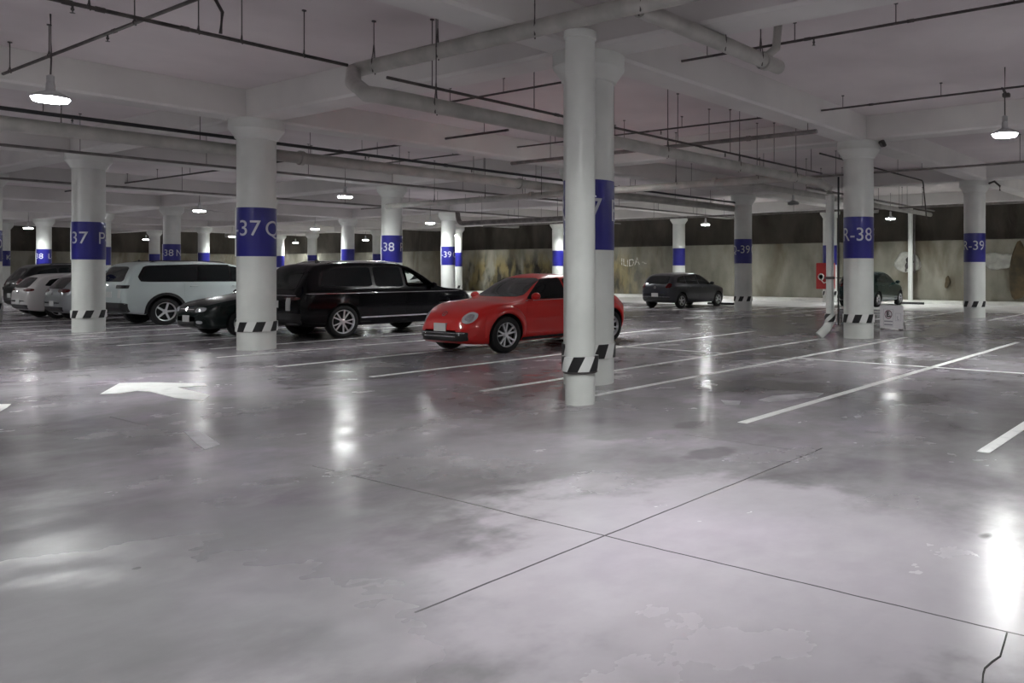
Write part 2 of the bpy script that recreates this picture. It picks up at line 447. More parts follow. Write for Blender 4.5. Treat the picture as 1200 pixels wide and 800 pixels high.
poly_paint([px(*p) for p in ((-30,484),(-10,474),(13,473.5),(8,478),(-8,486))], 'direction_arrow', M['paint_line'], 'tip of a white floor arrow at the left edge')
poly_paint([px(*p) for p in ((216,506),(234,505),(248,514),(258,521),(240,527),(230,520))], 'worn_marking', M['paint_worn'])
for q in (((845,469),(868,470),(866,475),(850,474)),((1000,488),(1008,487),(1010,489),(1003,490)),((985,489),(992,488),(993,490),(987,490))):
    poly_paint([px(*p) for p in q], 'paint_fleck', M['paint_worn'])
# crack
rnd = random.Random(4)
cr = [(1180,741),(1177,752),(1174,762),(1172,769),(1163,775),(1154,783),(1152,790),(1151,802)]
L = [px(x, y) for x, y in cr]
pts = [(a[0]+.004, a[1]+.004) for a in L] + [(a[0]-.004, a[1]-.005) for a in L[::-1]]
poly_paint(pts, 'floor_crack', M['crack'], 'jagged dark crack', .0012)

# ------------------------------------------------------------ columns
R = .345
def bent_text(s, az, z, size, r, m, parent):
    me = text_mesh(s, size)
    bm = bmesh.new(); bm.from_mesh(me)
    bmesh.ops.triangulate(bm, faces=bm.faces[:])
    for _ in range(2):
        es = [e for e in bm.edges if e.calc_length() > .05]
        bmesh.ops.subdivide_edges(bm, edges=es, cuts=1)
        bmesh.ops.triangulate(bm, faces=[f for f in bm.faces if len(f.verts) > 4])
    for v in bm.verts:
        a = az + v.co.x/r; y = v.co.y
        v.co = Vector((r*math.cos(a), r*math.sin(a), z+y))
    return obj('number_lettering', bm, m, parent)

def guard_mesh(r, z0, z1, n=14, lean=.20, th=.02):
    bm = bmesh.new(); seg = 6; N = n*seg
    def pt(k, t, rr): a = 2*PI*k/N + lean*t/ (r/.37); return (rr*math.cos(a), rr*math.sin(a), z0+(z1-z0)*t)
    ro = r+th
    T = 5
    prof = [(0, r)]+[(q/T, ro) for q in range(T+1)]+[(1, r)]
    G = [[bm.verts.new(pt(k, t_, rr_)) for k in range(N)] for t_, rr_ in prof]
    for A, B in zip(G, G[1:]):
        for k in range(N):
            j = (k+1) % N
            f = bm.faces.new((A[k], A[j], B[j], B[k])); f.material_index = (k//seg) % 2
    return bm

def column(u, v, txt, label, detail=True, guard=True, az0=187, seam=True):
    t = empty('concrete_column', (u, v, 0), label, 'column')
    n = 40 if detail else 24
    bm = bmesh.new(); lathe(bm, [(R,0),(R,4.12)], n); obj('shaft', bm, M['column'], t, 50)
    bm = bmesh.new(); lathe(bm, [(R,4.12),(R+.03,4.14),(R+.04,4.17),(.49,4.32),(.49,BEAM+.01)], n); obj('capital', bm, M['column'], t, 30)
    bm = bmesh.new(); lathe(bm, [(R,1.83),(R+.005,1.831),(R+.005,2.779),(R,2.78)], n, caps=False); obj('painted_band', bm, M['band'], t, 40, 'dark blue band')
    # curled white seam of the film
    if v < 20 and u > 10 or u > 30 or v < 10: seam = False
    a = math.radians(157); bm = bmesh.new()
    w = .018
    p = [(R*math.cos(a), R*math.sin(a)), ((R+.022)*math.cos(a-.02), (R+.022)*math.sin(a-.02)), ((R+.022)*math.cos(a+w), (R+.022)*math.sin(a+w)), (R*math.cos(a+.05), R*math.sin(a+.05))]
    lo = [bm.verts.new((x, y, 1.83)) for x, y in p]; hi = [bm.verts.new((x, y, 2.78)) for x, y in p]
    bm.faces.new(lo); bm.faces.new(hi)
    for i in range(4): bm.faces.new((lo[i], lo[i-1], hi[i-1], hi[i]))
    if seam: obj('film_seam', bm, M['guard_white'], t)
    else: bm.free()
    if txt:
        for k in (0, 158):
            bent_text(txt, math.radians(az0+k), 2.36, .43, R+.012, M['letter'], t)
    if guard:
        obj('bumper_ring', guard_mesh(R+.004, .36, .55), [M['guard_white'], M['guard_black']], t, label='black and white striped guard ring')
    return t
column(8.35, 7.78, 'R-37', 'round white concrete column right behind the thick white vertical pipe')
column(8.32, 16.62, 'Q-37', 'white column reading 37 between the dark sedan and the black SUV', az0=182)
column(8.34, 24.93, 'P-37', 'white column reading 37 in front of the white SUV rear')
column(8.3, 32.5, 'O-37', 'white column cut off by the left edge of the photo')
column(17.4, 7.8, 'R-38', 'white column reading R-38 next to the small parking sign board', az0=195)
column(27.0, 7.95, 'R-39', 'white column reading R-39 at the right')
column(27.0, 17.0, 'Q-39', 'white column right of the grey hatchback, before the back wall')
column(17.4, 16.7, 'Q-38', 'white column hidden behind the central column and pipe')
column(17.4, 25.55, 'P-38', 'white column reading 38 behind the black SUV')
column(27.0, 34.9, 'O-39', 'white column reading 39 behind the black SUV bonnet')
column(27.0, 25.9, 'P-39', 'white column behind the red car, close to the central pipe', False)
column(36.0, 26.85, None, 'white column against the back wall behind the grey hatchback', False)
column(36.0, 17.65, None, 'white column beside the red fire cabinet', False)
column(36.0, 36.1, None, 'white column behind the red car roof against the back wall', False)
column(36.0, 45.6, None, 'far white column peeking out right of the column reading 39 behind the bonnet', False)
column(36.0, 54.6, None, 'far white column just left of the column reading 38', False)
column(36.0, 63.3, None, 'small far column above the rear of the black SUV roof', False)
column(36.0, 68.2, None, 'far column right beside the column with the letter Q', False)
column(27.0, 43.8, None, 'far white column above the middle of the black SUV roof', False)
column(27.0, 61.0, None, 'small far column above the roof of the white SUV', False)
column(27.0, 68.6, None, 'small far column left of the larger one above the white SUV', False)
column(17.4, 42.4, 'N-38', 'far column with a dark blue band above the rear of the white SUV', False)
column(17.4, 50.2, None, 'far column half hidden behind the column before the white SUV', False)
column(17.4, 34.1, None, 'column hidden behind the column reading 37 by the black SUV', False)
column(17.4, 58.4, 'L-38', 'far column between the left edge and the column before the white SUV', False)
column(17.4, 65.2, 'K-38', 'far column near the left edge of the photo', False)

# thick vertical pipe before the central column
t = empty('vertical_drain_pipe', (6.98, 6.64, 0), 'thick white vertical pipe standing in front of the central column', 'pipe')
bm = bmesh.new(); lathe(bm, [(.172,0),(.172,4.24),(.19,4.245),(.19,4.33)], 36); obj('pipe_shaft', bm, M['pipe_white'] if False else M['column'], t, 40)
obj('bumper_ring', guard_mesh(.183, .39, .56, 10, .20, .03), [M['guard_white'], M['guard_black']], t, label='black and white striped guard ring')
bm = bmesh.new(); lathe(bm, [(.183,.36),(.20,.37),(.20,.39),(.183,.395)], 32, caps=False); obj('clamp_strap', bm, M['rod'], t, 40)

# white pipe coming down beside the R-38 column
t = empty('vertical_drain_pipe', (17.18, 8.42, 0), 'thinner white vertical pipe hugging the column reading R-38', 'pipe')
bm = bmesh.new(); tube(bm, [(-.22,.18,.03),(-.08,.06,.2),(0,0,.36),(0,0,3.3)], .105, 18); obj('pipe_shaft', bm, M['column'], t, 50)
obj('bumper_ring', guard_mesh(.11, .36, .55, 6, .5, .02), [M['guard_white'], M['guard_black']], t)
bm = bmesh.new(); lathe(bm, [(.11,1.35),(.125,1.36),(.125,1.40),(.11,1.41)], 20, caps=False); box(bm, -.16, .26, -.25, -.23, 1.37, 1.39); obj('clamp_strap', bm, M['rod'], t, 40)
t = empty('conduit', (17.0, 8.12, 0), 'thin black vertical conduit between the white pipe and the R-38 column', 'conduit')
bm = bmesh.new(); tube(bm, [(0,0,.3),(0,0,3.7)], .022, 8); obj('tube', bm, M['black_pipe'], t)

# pipe on the far wall
t = empty('wall_drain_pipe', (37.6, 14.15, .13), 'white vertical drain pipe against the back wall', 'pipe')
bm = bmesh.new(); tube(bm, [(0,0,0),(0,0,SLAB-.14)], .12, 16); obj('pipe_shaft', bm, M['column'], t, 50)
bm = bmesh.new(); tube(bm, [(0,-.2,1.3),(0,-.2,SLAB-.2)], .04, 8); obj('conduit', bm, M['dark_pipe'], t)

# ------------------------------------------------------------ overhead pipe runs
def hang(parent, x, y, z, r, loop=True, m='rod', rr=.006):
    bm = bmesh.new()
    tube(bm, [(x,y,z+r),(x,y,SLAB)], rr, 6)
    if loop:
        s = max(r*1.25, .03)
        for a in (-1, 1):
            tube(bm, [(x,y,z+r+s*1.2),(x+a*s*.7,y+a*s*.7,z+r*.3),(x+a*s*.5,y+a*s*.5,z-r)], .007, 5)
    lathe(bm, [(.028,SLAB-.012),(.028,SLAB)], 8, c=(x,y,0))
    obj('hanger_rod', bm, M[m], parent)
def coupling(parent, p, r, axis, m):
    bm = bmesh.new(); lathe(bm, [(r,-.05),(r*1.25,-.045),(r*1.25,.045),(r,.05)], 14, c=p, axis=axis); obj('coupling', bm, m, parent, 40)
def sprinkler(parent, x, y, z, down=True):
    bm = bmesh.new(); s = 1 if not down else -1
    lathe(bm, [(.012,0),(.012,s*.05),(.018,s*.053),(.018,s*.07),(.008,s*.08)], 10, c=(x,y,z))
    lathe(bm, [(.026,s*.10),(.026,s*.103)], 10, c=(x,y,z)); box(bm, x-.003,x+.003,y-.012,y+.012,min(z+s*.07,z+s*.10),max(z+s*.07,z+s*.10))
    obj('sprinkler_head', bm, M['rod'], parent)
def run(name, pts, r, m, label, hangs=(), heads=(), coups=(), cat='pipe', n=12, loop=True):
    o = Vector(pts[0]); t = empty(name, pts[0], label, cat)
    L = [tuple(Vector(p)-o) for p in pts]
    bm = bmesh.new(); tube(bm, L, r, n); obj('pipe_run', bm, M[m], t, 50)
    old = SLAB
    for h in hangs: 
        bm = bmesh.new(); x, y, z = Vector(h)-o; top = SLAB-o.z
        tube(bm, [(x,y,z+r*.8),(x,y,top)], .007, 6)
        if loop:
            s = max(r*1.3, .035)
            for a in (-1, 1): tube(bm, [(x,y,z+r+s*1.5),(x+a*s*.8,y+a*s*.8,z+r*.2),(x+a*s*.4,y+a*s*.4,z-r*1.02)], .009, 5)
        lathe(bm, [(.03,top-.015),(.03,top)], 8, c=(x,y,0))
        obj('hanger_rod', bm, M['rod'], t)
    ax = 'x' if abs(pts[-1][0]-pts[0][0]) > abs(pts[-1][1]-pts[0][1]) else 'y'
    for c in coups: coupling(t, tuple(Vector(c)-o), r, ax, M[m])
    for s in heads: x, y, z = Vector(s)-o; sprinkler(t, x, y, z-r if False else z)
    return t
def fr(a, b, s): 
    r = []; x = a
    while x <= b+1e-6: r.append(x); x += s
    return r
run('drain_pipe', [(6.8,-6,4.42),(6.8,10.6,4.42)]+bend((6.8,10.6,4.42),(6.8,10.85,4.42),(6.45,10.5,4.2),.1)+[(6.3,10.1,4.05),(5.85,9.1,3.7),(5.9,8.92,3.67),(6.1,8.9,3.67),(16.5,8.9,3.67),(16.75,8.88,3.66),(17.05,8.62,3.60),(17.18,8.42,3.45),(17.18,8.42,3.34)], .10, 'pipe_white',
    'long white drain pipe from above the thick vertical pipe to the R-38 column', [(6.8,v,4.42) for v in (1.2,3.6,5.6,7.2,9.0,10.4)]+[(u,8.9,3.67) for u in (6.7,9.2,11.6,14.0,16.4)], coups=[], n=16)
run('drain_pipe', [(6.92,5.7,4.42),(10.0,5.7,4.42)], .10, 'pipe_white', 'short white drain pipe end near the top with an upturned elbow', [(8.6,5.7,4.42),(9.5,5.7,4.42)], coups=[(9.6,5.7,4.42)])
t = run('drain_pipe', [(9.55,5.68,4.44),(9.75,5.6,4.62),(9.78,5.58,SLAB-.03)], .06, 'pipe_white', 'small white pipe elbow rising to the ceiling from the short drain pipe')
run('drain_pipe', [(16.5,9.02,3.70),(16.5,24.5,3.70)], .09, 'pipe_white', 'white cross drain pipe joining the long drain near the R-38 column', [(16.5,v,3.72) for v in fr(10,24,2.4)], coups=[(16.5,11.2,3.72),(16.5,17.6,3.72)])
run('drain_pipe', [(-3,17.32,3.98),(27.5,17.32,3.98)], .125, 'pipe_white', 'long white drain pipe crossing the left half behind the lettered column', [(u,17.32,3.98) for u in fr(1,26,2.2)], coups=[(u,17.32,3.98) for u in (3.2,9.6,15.8)], n=16, loop=False)
run('sprinkler_pipe', [(-3,17.15,4.2),(27.5,17.15,4.2)], .035, 'black_pipe', 'black pipe running directly above the long white drain pipe at left', [(u,17.15,4.2) for u in fr(2,26,3.1)], [(u,17.15,4.2) for u in (5.5,11,14)], coups=[(u,17.15,4.2) for u in (4.1,10.4,13.2)], loop=False)
run('sprinkler_pipe', [(-3,10.75,4.44),(6.62,10.75,4.44)], .024, 'dark_pipe', 'dark sprinkler pipe crossing the upper left corner', [(u,10.75,4.44) for u in (3.6,4.7,5.2,6.0)], [(3.45,10.75,4.44)], coups=[(u,10.75,4.44) for u in (3.4,3.7,4.55)])
run('sprinkler_pipe', [(4.35,2,4.6),(4.35,16.3,4.6)], .022, 'dark_pipe', 'thin dark pipe beside the upper left pendant lamp', [(4.35,v,4.6) for v in (4,7,9.2,11.6,14.4,16)], [(4.35,12.4,4.6)], coups=[(4.35,12.2,4.6)])
run('sprinkler_drop', [(4.95,10.75,4.48),(4.97,10.75,4.75),(4.9,10.9,SLAB-.02)], .02, 'dark_pipe', 'short dark riser from the upper left sprinkler pipe', coups=[])
run('sprinkler_pipe', [(6.5,9.65,4.1),(19.2,9.65,4.1)], .022, 'dark_pipe', 'dark sprinkler pipe running beside the long thick drain to the right', [(u,9.65,4.1) for u in fr(7.2,19,1.9)], [(u,9.65,4.1) for u in (9.8,14.6)], coups=[(u,9.65,4.1) for u in (9.6,13.7,16)], loop=False)
run('sprinkler_pipe', [(10.1,-5,4.78),(10.1,13.2,4.78)], .019, 'dark_pipe', 'thin dark sprinkler pipe from the middle up to the top right', [(10.1,v,4.78) for v in fr(-2,13,1.5)], [(10.1,5.2,4.78)], coups=[(10.1,v,4.78) for v in (3.8,5.3,9)], loop=False)
run('sprinkler_pipe', [(14.86,-4,4.8),(14.86,24,4.8)], .019, 'dark_pipe', 'thin dark sprinkler pipe leading toward the right pendant lamp', [(14.86,v,4.8) for v in fr(-1,23,2.0)], [(14.86,11.6,4.8)], coups=[(14.86,v,4.8) for v in (2.6,6.4,12)], loop=False)
run('sprinkler_pipe', [(14.5,7.4,4.32),(14.5,16.2,4.32)], .045, 'grey_pipe', 'short grey cross pipe hanging right of the central column', [(14.5,v,4.32) for v in (7.6,10,12.4,14.8)], coups=[(14.5,9,4.32)], loop=False)
run('sprinkler_pipe', [(30.2,2,4.0),(30.2,36,4.0)], .045, 'grey_pipe', 'long grey pipe running in front of the back wall under the ceiling', [(30.2,v,4.0) for v in fr(4,35,2.5)], [(30.2,9,4.0)], coups=[(30.2,v,4.0) for v in (9,15,22)], loop=False)
run('drain_pipe', [(24.9,24.0,3.75)]+bend((24.9,24,3.75),(24.9,31.4,3.75),(24.9,31.6,4.6),.3)+[(24.9,31.5,4.3)], .11, 'grey_pipe', 'grey drain pipe with an upturned end above the red car', [(24.9,v,3.75) for v in (25,27.4,29.8)], loop=False)
run('sprinkler_pipe', [(17.9,9.05,4.42),(24.9,9.05,4.42)]+bend((24.9,9.05,4.42),(25.2,9.05,4.42),(25.2,9.05,3.3),.2)+[(25.2,8.95,3.2)], .022, 'dark_pipe', 'dark pipe right of the R-38 column that turns down', [(u,9.05,4.42) for u in (19,21,23)], loop=False)
run('sprinkler_pipe', [(21.6,-2,4.33),(21.6,34,4.33)], .03, 'grey_pipe', 'thin grey cross pipe halfway to the back wall', [(21.6,v,4.33) for v in fr(0,33,2.6)], loop=False)
run('sprinkler_pipe', [(12.6,14.2,4.72),(12.6,40,4.72)], .028, 'dark_pipe', 'thin dark cross pipe above the black SUV', [(12.6,v,4.72) for v in fr(15,39,2.4)], [(12.6,16.4,4.72)], loop=False)
run('sprinkler_pipe', [(-2,22.0,4.18),(35,22.0,4.18)], .032, 'grey_pipe', 'thin grey long pipe over the dark sedan', [(u,22.0,4.18) for u in fr(2,34,2.6)], loop=False)
run('sprinkler_pipe', [(2,30.2,4.2),(35,30.2,4.2)], .035, 'grey_pipe', 'thin grey long pipe over the silver car', [(u,30.2,4.2) for u in fr(4,34,2.9)], loop=False)
run('sprinkler_pipe', [(24.0,12.6,4.3),(36.5,12.6,4.3)], .04, 'grey_pipe', 'grey pipe above the dark green car', [(u,12.6,4.3) for u in fr(25,36,2.5)], loop=False)
run('drain_pipe', [(18.5,11.9,3.95),(34,11.9,3.95)], .09, 'pipe_white', 'slender white drain pipe toward the back wall behind the R-38 column', [(u,11.9,3.95) for u in fr(20,33,2.6)], loop=False)
# pipe stub on the R-38 capital
run('pipe_elbow', [(17.55,7.28,4.42),(17.25,7.2,4.44),(17.02,7.05,4.42),(16.96,6.98,4.32)], .045, 'dark_pipe', 'short dark rusty elbow at the top of the R-38 column')
run('pipe_elbow', [(26.93,7.46,4.40),(26.6,7.2,4.42),(26.5,7.0,4.25),(26.5,7.0,4.1)], .032, 'dark_pipe', 'dark bent pipe piece at the top of the R-39 column')

# ------------------------------------------------------------ pendant lamps
def lamp_proto(lit, label):
    t = empty('pendant_lamp', (0,0,3.9), label, 'lamp', group=None)
    bm = bmesh.new(); lathe(bm, [(.215,-.004),(.218,.0),(.205,.022),(.16,.055),(.10,.08),(.055,.10),(.05,.20),(.035,.22)], 32, caps=False)
    lathe(bm, [(.205,.004),(.15,.05),(.05,.09)], 32, caps=False)
    obj('shade', bm, M['lamp_metal'], t, 40)
    bm = bmesh.new(); lathe(bm, [(.212,.004),(.205,-.02),(.19,-.045),(.185,-.045),(.20,-.02),(.206,.004)], 28, caps=False)
    obj('diffuser_skirt', bm, M['lamp_side'] if lit else M['lamp_off'], t, 40)
    bm = bmesh.new(); lathe(bm, [(.15,.030),(.15,.022),(.01,.020)], 20); obj('lens', bm, M['lamp_glow'] if lit else M['lamp_off'], t, 40)
    bm = bmesh.new(); lathe(bm, [(.035,.21),(.045,.22),(.045,.30),(.02,.32)], 16); obj('ballast', bm, M['lamp_metal'], t, 40)
    bm = bmesh.new(); tube(bm, [(0,0,.31),(.01,.004,.55),(0,0,SLAB-3.9)], .010, 6); obj('cable', bm, M['rod'], t)
    return t
LAMPS = [((4.18,13.79),'bright pendant lamp hanging in the upper left corner'),
 ((14.33,3.7),'bright pendant lamp hanging at the upper right edge'),
 ((15.2,34.7),'bright pendant lamp above the white SUV left of the Q column'),
 ((14.85,24.25),'bright pendant lamp above the black SUV'),
 ((25.4,44.4),'smaller pendant lamp just left below the one over the black SUV'),
 ((25.4,34.2),'small pendant lamp above the bonnet of the black SUV'),
 ((33.9,23.6),'small pendant lamp above the grey hatchback'),
 ((34.7,14.0),'small pendant lamp above the dark green car'),
 ((16.2,56.7),'small pendant lamp near the far left edge'),
 ((28.0,59.2),'tiny pendant lamp, upper of the pair left of the Q column'),
 ((36.9,77.0-4),'tiny pendant lamp, lower of the pair left of the Q column'),
 ((37.0,67.6),'tiny pendant lamp right of the Q column over the dark rear window'),
 ((36.7,57.2),'tiny pendant lamp just left of the column reading 38')]
HID = [(4.2,3.7),(14.8,14.1),(25.4,24.3),(4.2,24.2),(15,45.3),(4.2,34.6),(4.2,45),(-6,3.7),(-6,14),(-6,24),(25.6,3.7),(35.4,3.8),(35.2,34.4),(35.2,45),(4.2,-6.5),(14.6,-6.5),(25.5,-6.5),(-6,-6.5),(15,67.5),(4.2,57),(27,70)]
lp = lamp_proto(True, LAMPS[0][1]); lo = None
lp.location = (*LAMPS[0][0], 3.9); lp['group'] = 'pendant lamps'
for (p, lab) in LAMPS[1:]:
    c = copy_tree(lp); c.location = (*p, 3.9); c['label'] = lab
for p in HID:
    c = copy_tree(lp); c.location = (*p, 3.9); c['label'] = 'pendant lamp outside the view or behind a column'
lo = lamp_proto(False, 'unlit grey pendant lamp right of the Q-39 column under the pipes'); lo.location = (25.6, 14.0, 3.95)
# junction box next to the right lamp
t = empty('junction_box', (14.5,3.75,4.6), 'small dark junction box beside the upper right pendant lamp', 'electrical box')
bm = bmesh.new(); box(bm, -.05,.05,-.09,.03,-.035,.035); bmesh.ops.bevel(bm, geom=bm.edges[:], offset=.008, segments=2, affect='EDGES'); obj('housing', bm, M['dark_pipe'], t)
bm = bmesh.new(); tube(bm, [(0,-.03,.03),(-.02,0,.10),(-.1,.02,.12),(-.15,-.03,.02)], .012, 6); obj('cable_loop', bm, M['dark_pipe'], t)

# ------------------------------------------------------------ sign board, fire cabinet, wheel stops
t = empty('parking_sign', (20.2, 8.12, 0), 'small white no parking style board standing right of the R-38 column', 'sign', rz=math.radians(-12))
bm = bmesh.new(); box(bm, -.012,.012,-.36,.36,.03,.64); bmesh.ops.bevel(bm, geom=bm.edges[:], offset=.006, segments=2, affect='EDGES'); obj('board', bm, M['sign_white'], t)
for s in (-.28,.28):
    bm = bmesh.new(); tube(bm, [(.02,s,.5),(.22,s,.012)], .012, 6); obj('strut', bm, M['rod'], t)
    bm = bmesh.new(); box(bm, -.05,.06,s-.03,s+.03,0,.03); obj('foot', bm, M['rod'], t)
bm = bmesh.new()
for k in range(36):
    a, b = 2*PI*k/36, 2*PI*(k+1)/36
    q = [(-.0135, .09-.115*math.cos(a), .40+.115*math.sin(a)), (-.0135, .09-.115*math.cos(b), .40+.115*math.sin(b)), (-.0135, .09-.095*math.cos(b), .40+.095*math.sin(b)), (-.0135, .09-.095*math.cos(a), .40+.095*math.sin(a))]
    bm.faces.new([bm.verts.new(p) for p in q])
obj('ring_print', bm, M['sign_red'], t)
def flat_text(s, size, x, y, z, m, parent, name='lettering', bold=0.0):
    me = text_mesh(s, size, bold=bold)
    for v in me.vertices: a, b = v.co.x, v.co.y; v.co = Vector((x, y-a, z+b))
    return obj(name, me, m, parent)
flat_text('E.', .19, -.0150, .085, .40, M['sign_ink'], t, bold=.008)
flat_text('L', .14, -.0138, -.21, .31, M['sign_grey'], t)
bm = bmesh.new()
def frame(bm, x, y0, y1, z0, z1, w=.006):
    for (a,b,c,d) in ((y0,y1,z0,z0+w),(y0,y1,z1-w,z1),(y0,y0+w,z0,z1),(y1-w,y1,z0,z1)): box(bm, x-.001, x, a, b, c, d)
frame(bm, -.0125, -.06, .24, .08, .54); frame(bm, -.0125, -.30, -.12, .24, .44)
box(bm, -.0137,-.0125,-.04,.22,.20,.235); box(bm, -.0137,-.0125,-.04,.22,.11,.15)
obj('frame_print', bm, M['sign_grey'], t)

t = empty('fire_cabinet', (35.5, 17.55, 0), 'red fire hose cabinet mounted in front of the far column left of the R-38 column', 'fire cabinet')
bm = bmesh.new(); box(bm, -.10,.14,-.36,.56,.66,1.92); bmesh.ops.bevel(bm, geom=bm.edges[:], offset=.02, segments=2, affect='EDGES'); obj('cabinet_body', bm, M['fire_red'], t)
bm = bmesh.new(); frame(bm, -.10, -.33, .53, .70, 1.88, .03); box(bm, -.115,-.10,-.02,.01,.73,1.86); obj('door_frame', bm, M['fire_red'], t)
bm = bmesh.new()
for k in range(3): lathe(bm, [(.15-.04*k,-.13),(.17-.04*k,-.12),(.15-.04*k,-.11)], 20, c=(0,.27,1.25), axis='x')
tube(bm, [(-.12,.25,1.08),(-.13,.12,.95),(-.12,-.02,1.0)], .025, 8); obj('hose_reel', bm, M['hose'], t)
bm = bmesh.new(); lathe(bm, [(.06,.80),(.065,.84),(.065,1.25),(.03,1.32),(.03,1.38)], 14, c=(-.17,-.2,0)); obj('extinguisher', bm, M['fire_red'], t, 40)
bm = bmesh.new(); box(bm, -.113,-.10,-.30,-.08,1.5,1.75); obj('notice_plate', bm, M['hose'], t)

def wheel_stop(u, v, label):
    t = empty('wheel_stop', (u, v, 0), label, 'wheel stop')
    bm = bmesh.new()
    pr = [(-.08,0),(-.065,.09),(-.045,.105),(.045,.105),(.065,.09),(.08,0)]
    a = [bm.verts.new((x,-.7,z)) for x,z in pr]; b = [bm.verts.new((x,.7,z)) for x,z in pr]
    bm.faces.new(a); bm.faces.new(b)
    for i in range(len(pr)): bm.faces.new((a[i],a[i-1],b[i-1],b[i]))
    obj('rubber_block', bm, M['rubber'], t)
wheel_stop(30.75, 20.55, 'black rubber wheel stop before the grey hatchback front wheels')
wheel_stop(35.95, 13.6, 'black rubber wheel stop before the dark green car')

# ------------------------------------------------------------ cars
def pchip(tab, x):
    """monotone-ish smooth interpolation of a table of (x, value)"""
    if x <= tab[0][0]: return tab[0][1]
    if x >= tab[-1][0]: return tab[-1][1]
    n = len(tab)
    h = [tab[i+1][0]-tab[i][0] for i in range(n-1)]; d = [(tab[i+1][1]-tab[i][1])/h[i] for i in range(n-1)]
    m = [d[0]] + [0 if d[i-1]*d[i] <= 0 else 2*d[i-1]*d[i]/(d[i-1]+d[i]) for i in range(1, n-1)] + [d[-1]]
    for i in range(n-1):
        if x <= tab[i+1][0]:
            t = (x-tab[i][0])/h[i]
            return (2*t**3-3*t*t+1)*tab[i][1] + (t**3-2*t*t+t)*h[i]*m[i] + (-2*t**3+3*t*t)*tab[i+1][1] + (t**3-t*t)*h[i]*m[i+1]

def car_body(s):
    xr, xf = s['xr'], s['xf']
    N = 110
    xs = []
    for i in range(N+1):
        q = i/N; q = .5-.5*math.cos(PI*q); q = .35*i/N+.65*q
        xs.append(xr+(xf-xr)*q)
    bm = bmesh.new(); rings = []
    Re_f, Re_r = s.get('round_f', .45), s.get('round_r', .35)
    for x in xs:
        w = pchip(s['width'], x)
        df, dr = xf-x, x-xr
        ef = 1.0; vert = 1.0
        if df < Re_f: t = 1-df/Re_f; ef *= 1-s.get('taper_f', .38)*(1-math.sqrt(max(0, 1-t*t)))
        if dr < Re_r: t = 1-dr/Re_r; ef *= 1-s.get('taper_r', .28)*(1-math.sqrt(max(0, 1-t*t)))
        e = .09
        for d in (df, dr):
            if d < e: t = 1-d/e; vert *= 1-.22*(1-math.sqrt(max(0, 1-t*t))); ef *= 1-.06*(1-math.sqrt(max(0, 1-t*t)))
        w *= ef
        zl = pchip(s['low'], x); zt = pchip(s['top'], x); crown = s.get('crown', .05)
        zc = .5*(zl+min(zt, .95))
        zt2 = zc+(zt-zc)*vert; zl2 = zc+(zl-zc)*vert
        zb = min(pchip(s['belt'], x), zt2-.07-crown*.4)
        g = max(zt2-crown-zb, .03)
        wb = w*s.get('shoulder', .965)
        wr = wb-s.get('tumble', .40)*g
        if g < .16: wr = wb - .02 - .35*g
        r = min(s.get('corner', .12), g*.75)
        zm = zl2+(zb-zl2)*.55
        P = [(0,zl2),(.55*w,zl2),(.86*w,zl2+.005),(.93*w,zl2+.03),(.965*w,zl2+.09),(.985*w,zl2+.17),(w*.998,zm-.05),(w,zm+.03),(w*.995,zm+.1),(w*.988,zb-.09),(w*.978,zb-.04),(wb,zb)]
        for k in range(1, 7):
            q = k/6; P.append((wb+(wr-wb)*q+s.get('bulge', .012)*math.sin(PI*q)*min(1, g*3), zb+(zt2-crown-r*.55-zb)*q))
        y0, z0 = P[-1]; ctrl = (wr-.02, zt2-crown+.005); y2 = wr-r*1.3; z2 = zt2-crown*(y2/max(wr,.1))**2
        for k in range(1, 6):
            q = k/5; P.append(((1-q)**2*y0+2*q*(1-q)*ctrl[0]+q*q*y2, (1-q)**2*z0+2*q*(1-q)*ctrl[1]+q*q*z2))
        for k in range(1, 8):
            y = y2*(1-k/7); P.append((y, zt2-crown*(y/max(wr,.1))**2))
        right = [bm.verts.new((x, -y, z)) for y, z in P]
        left = [bm.verts.new((x, y, z)) for y, z in P[1:-1]]
        rings.append(right + left[::-1])
    for a, b in zip(rings, rings[1:]):
        n = len(a)
        for k in range(n): bm.faces.new((a[k], a[(k+1)%n], b[(k+1)%n], b[k]))
    bm.faces.new(rings[0]); bm.faces.new(rings[-1])
    bmesh.ops.recalc_face_normals(bm, faces=bm.faces[:])
    return bm

def outline(poly, n=56, smooth=2, k=.22):
    for _ in range(smooth):
        q = []
        for i in range(len(poly)):
            a, b = poly[i], poly[(i+1) % len(poly)]
            q.append((a[0]+(b[0]-a[0])*k, a[1]+(b[1]-a[1])*k)); q.append((a[0]+(b[0]-a[0])*(1-k), a[1]+(b[1]-a[1])*(1-k)))
        poly = q
    L = [math.dist(poly[i], poly[(i+1) % len(poly)]) for i in range(len(poly))]; T = sum(L)
    out = []; i = 0; acc = 0
    for k in range(n):
        t = T*k/n
        while acc+L[i] < t: acc += L[i]; i += 1
        f = (t-acc)/max(L[i], 1e-9); a, b = poly[i], poly[(i+1) % len(poly)]
        out.append((a[0]+(b[0]-a[0])*f, a[1]+(b[1]-a[1])*f))
    return out

def project(bvh, a, b, view):
    if view == 'L': o, d = Vector((a, 4, b)), Vector((0,-1,0))
    elif view == 'R': o, d = Vector((a, -4, b)), Vector((0,1,0))
    elif view == 'F': o, d = Vector((6, a, b)), Vector((-1,0,0))
    elif view == 'B': o, d = Vector((-6, a, b)), Vector((1,0,0))
    else: o, d = Vector((a, b, 5)), Vector((0,0,-1))
    h, nrm, _, _ = bvh.ray_cast(o, d)
    return (h, nrm if nrm.dot(d) < 0 else -nrm) if h else (None, None)

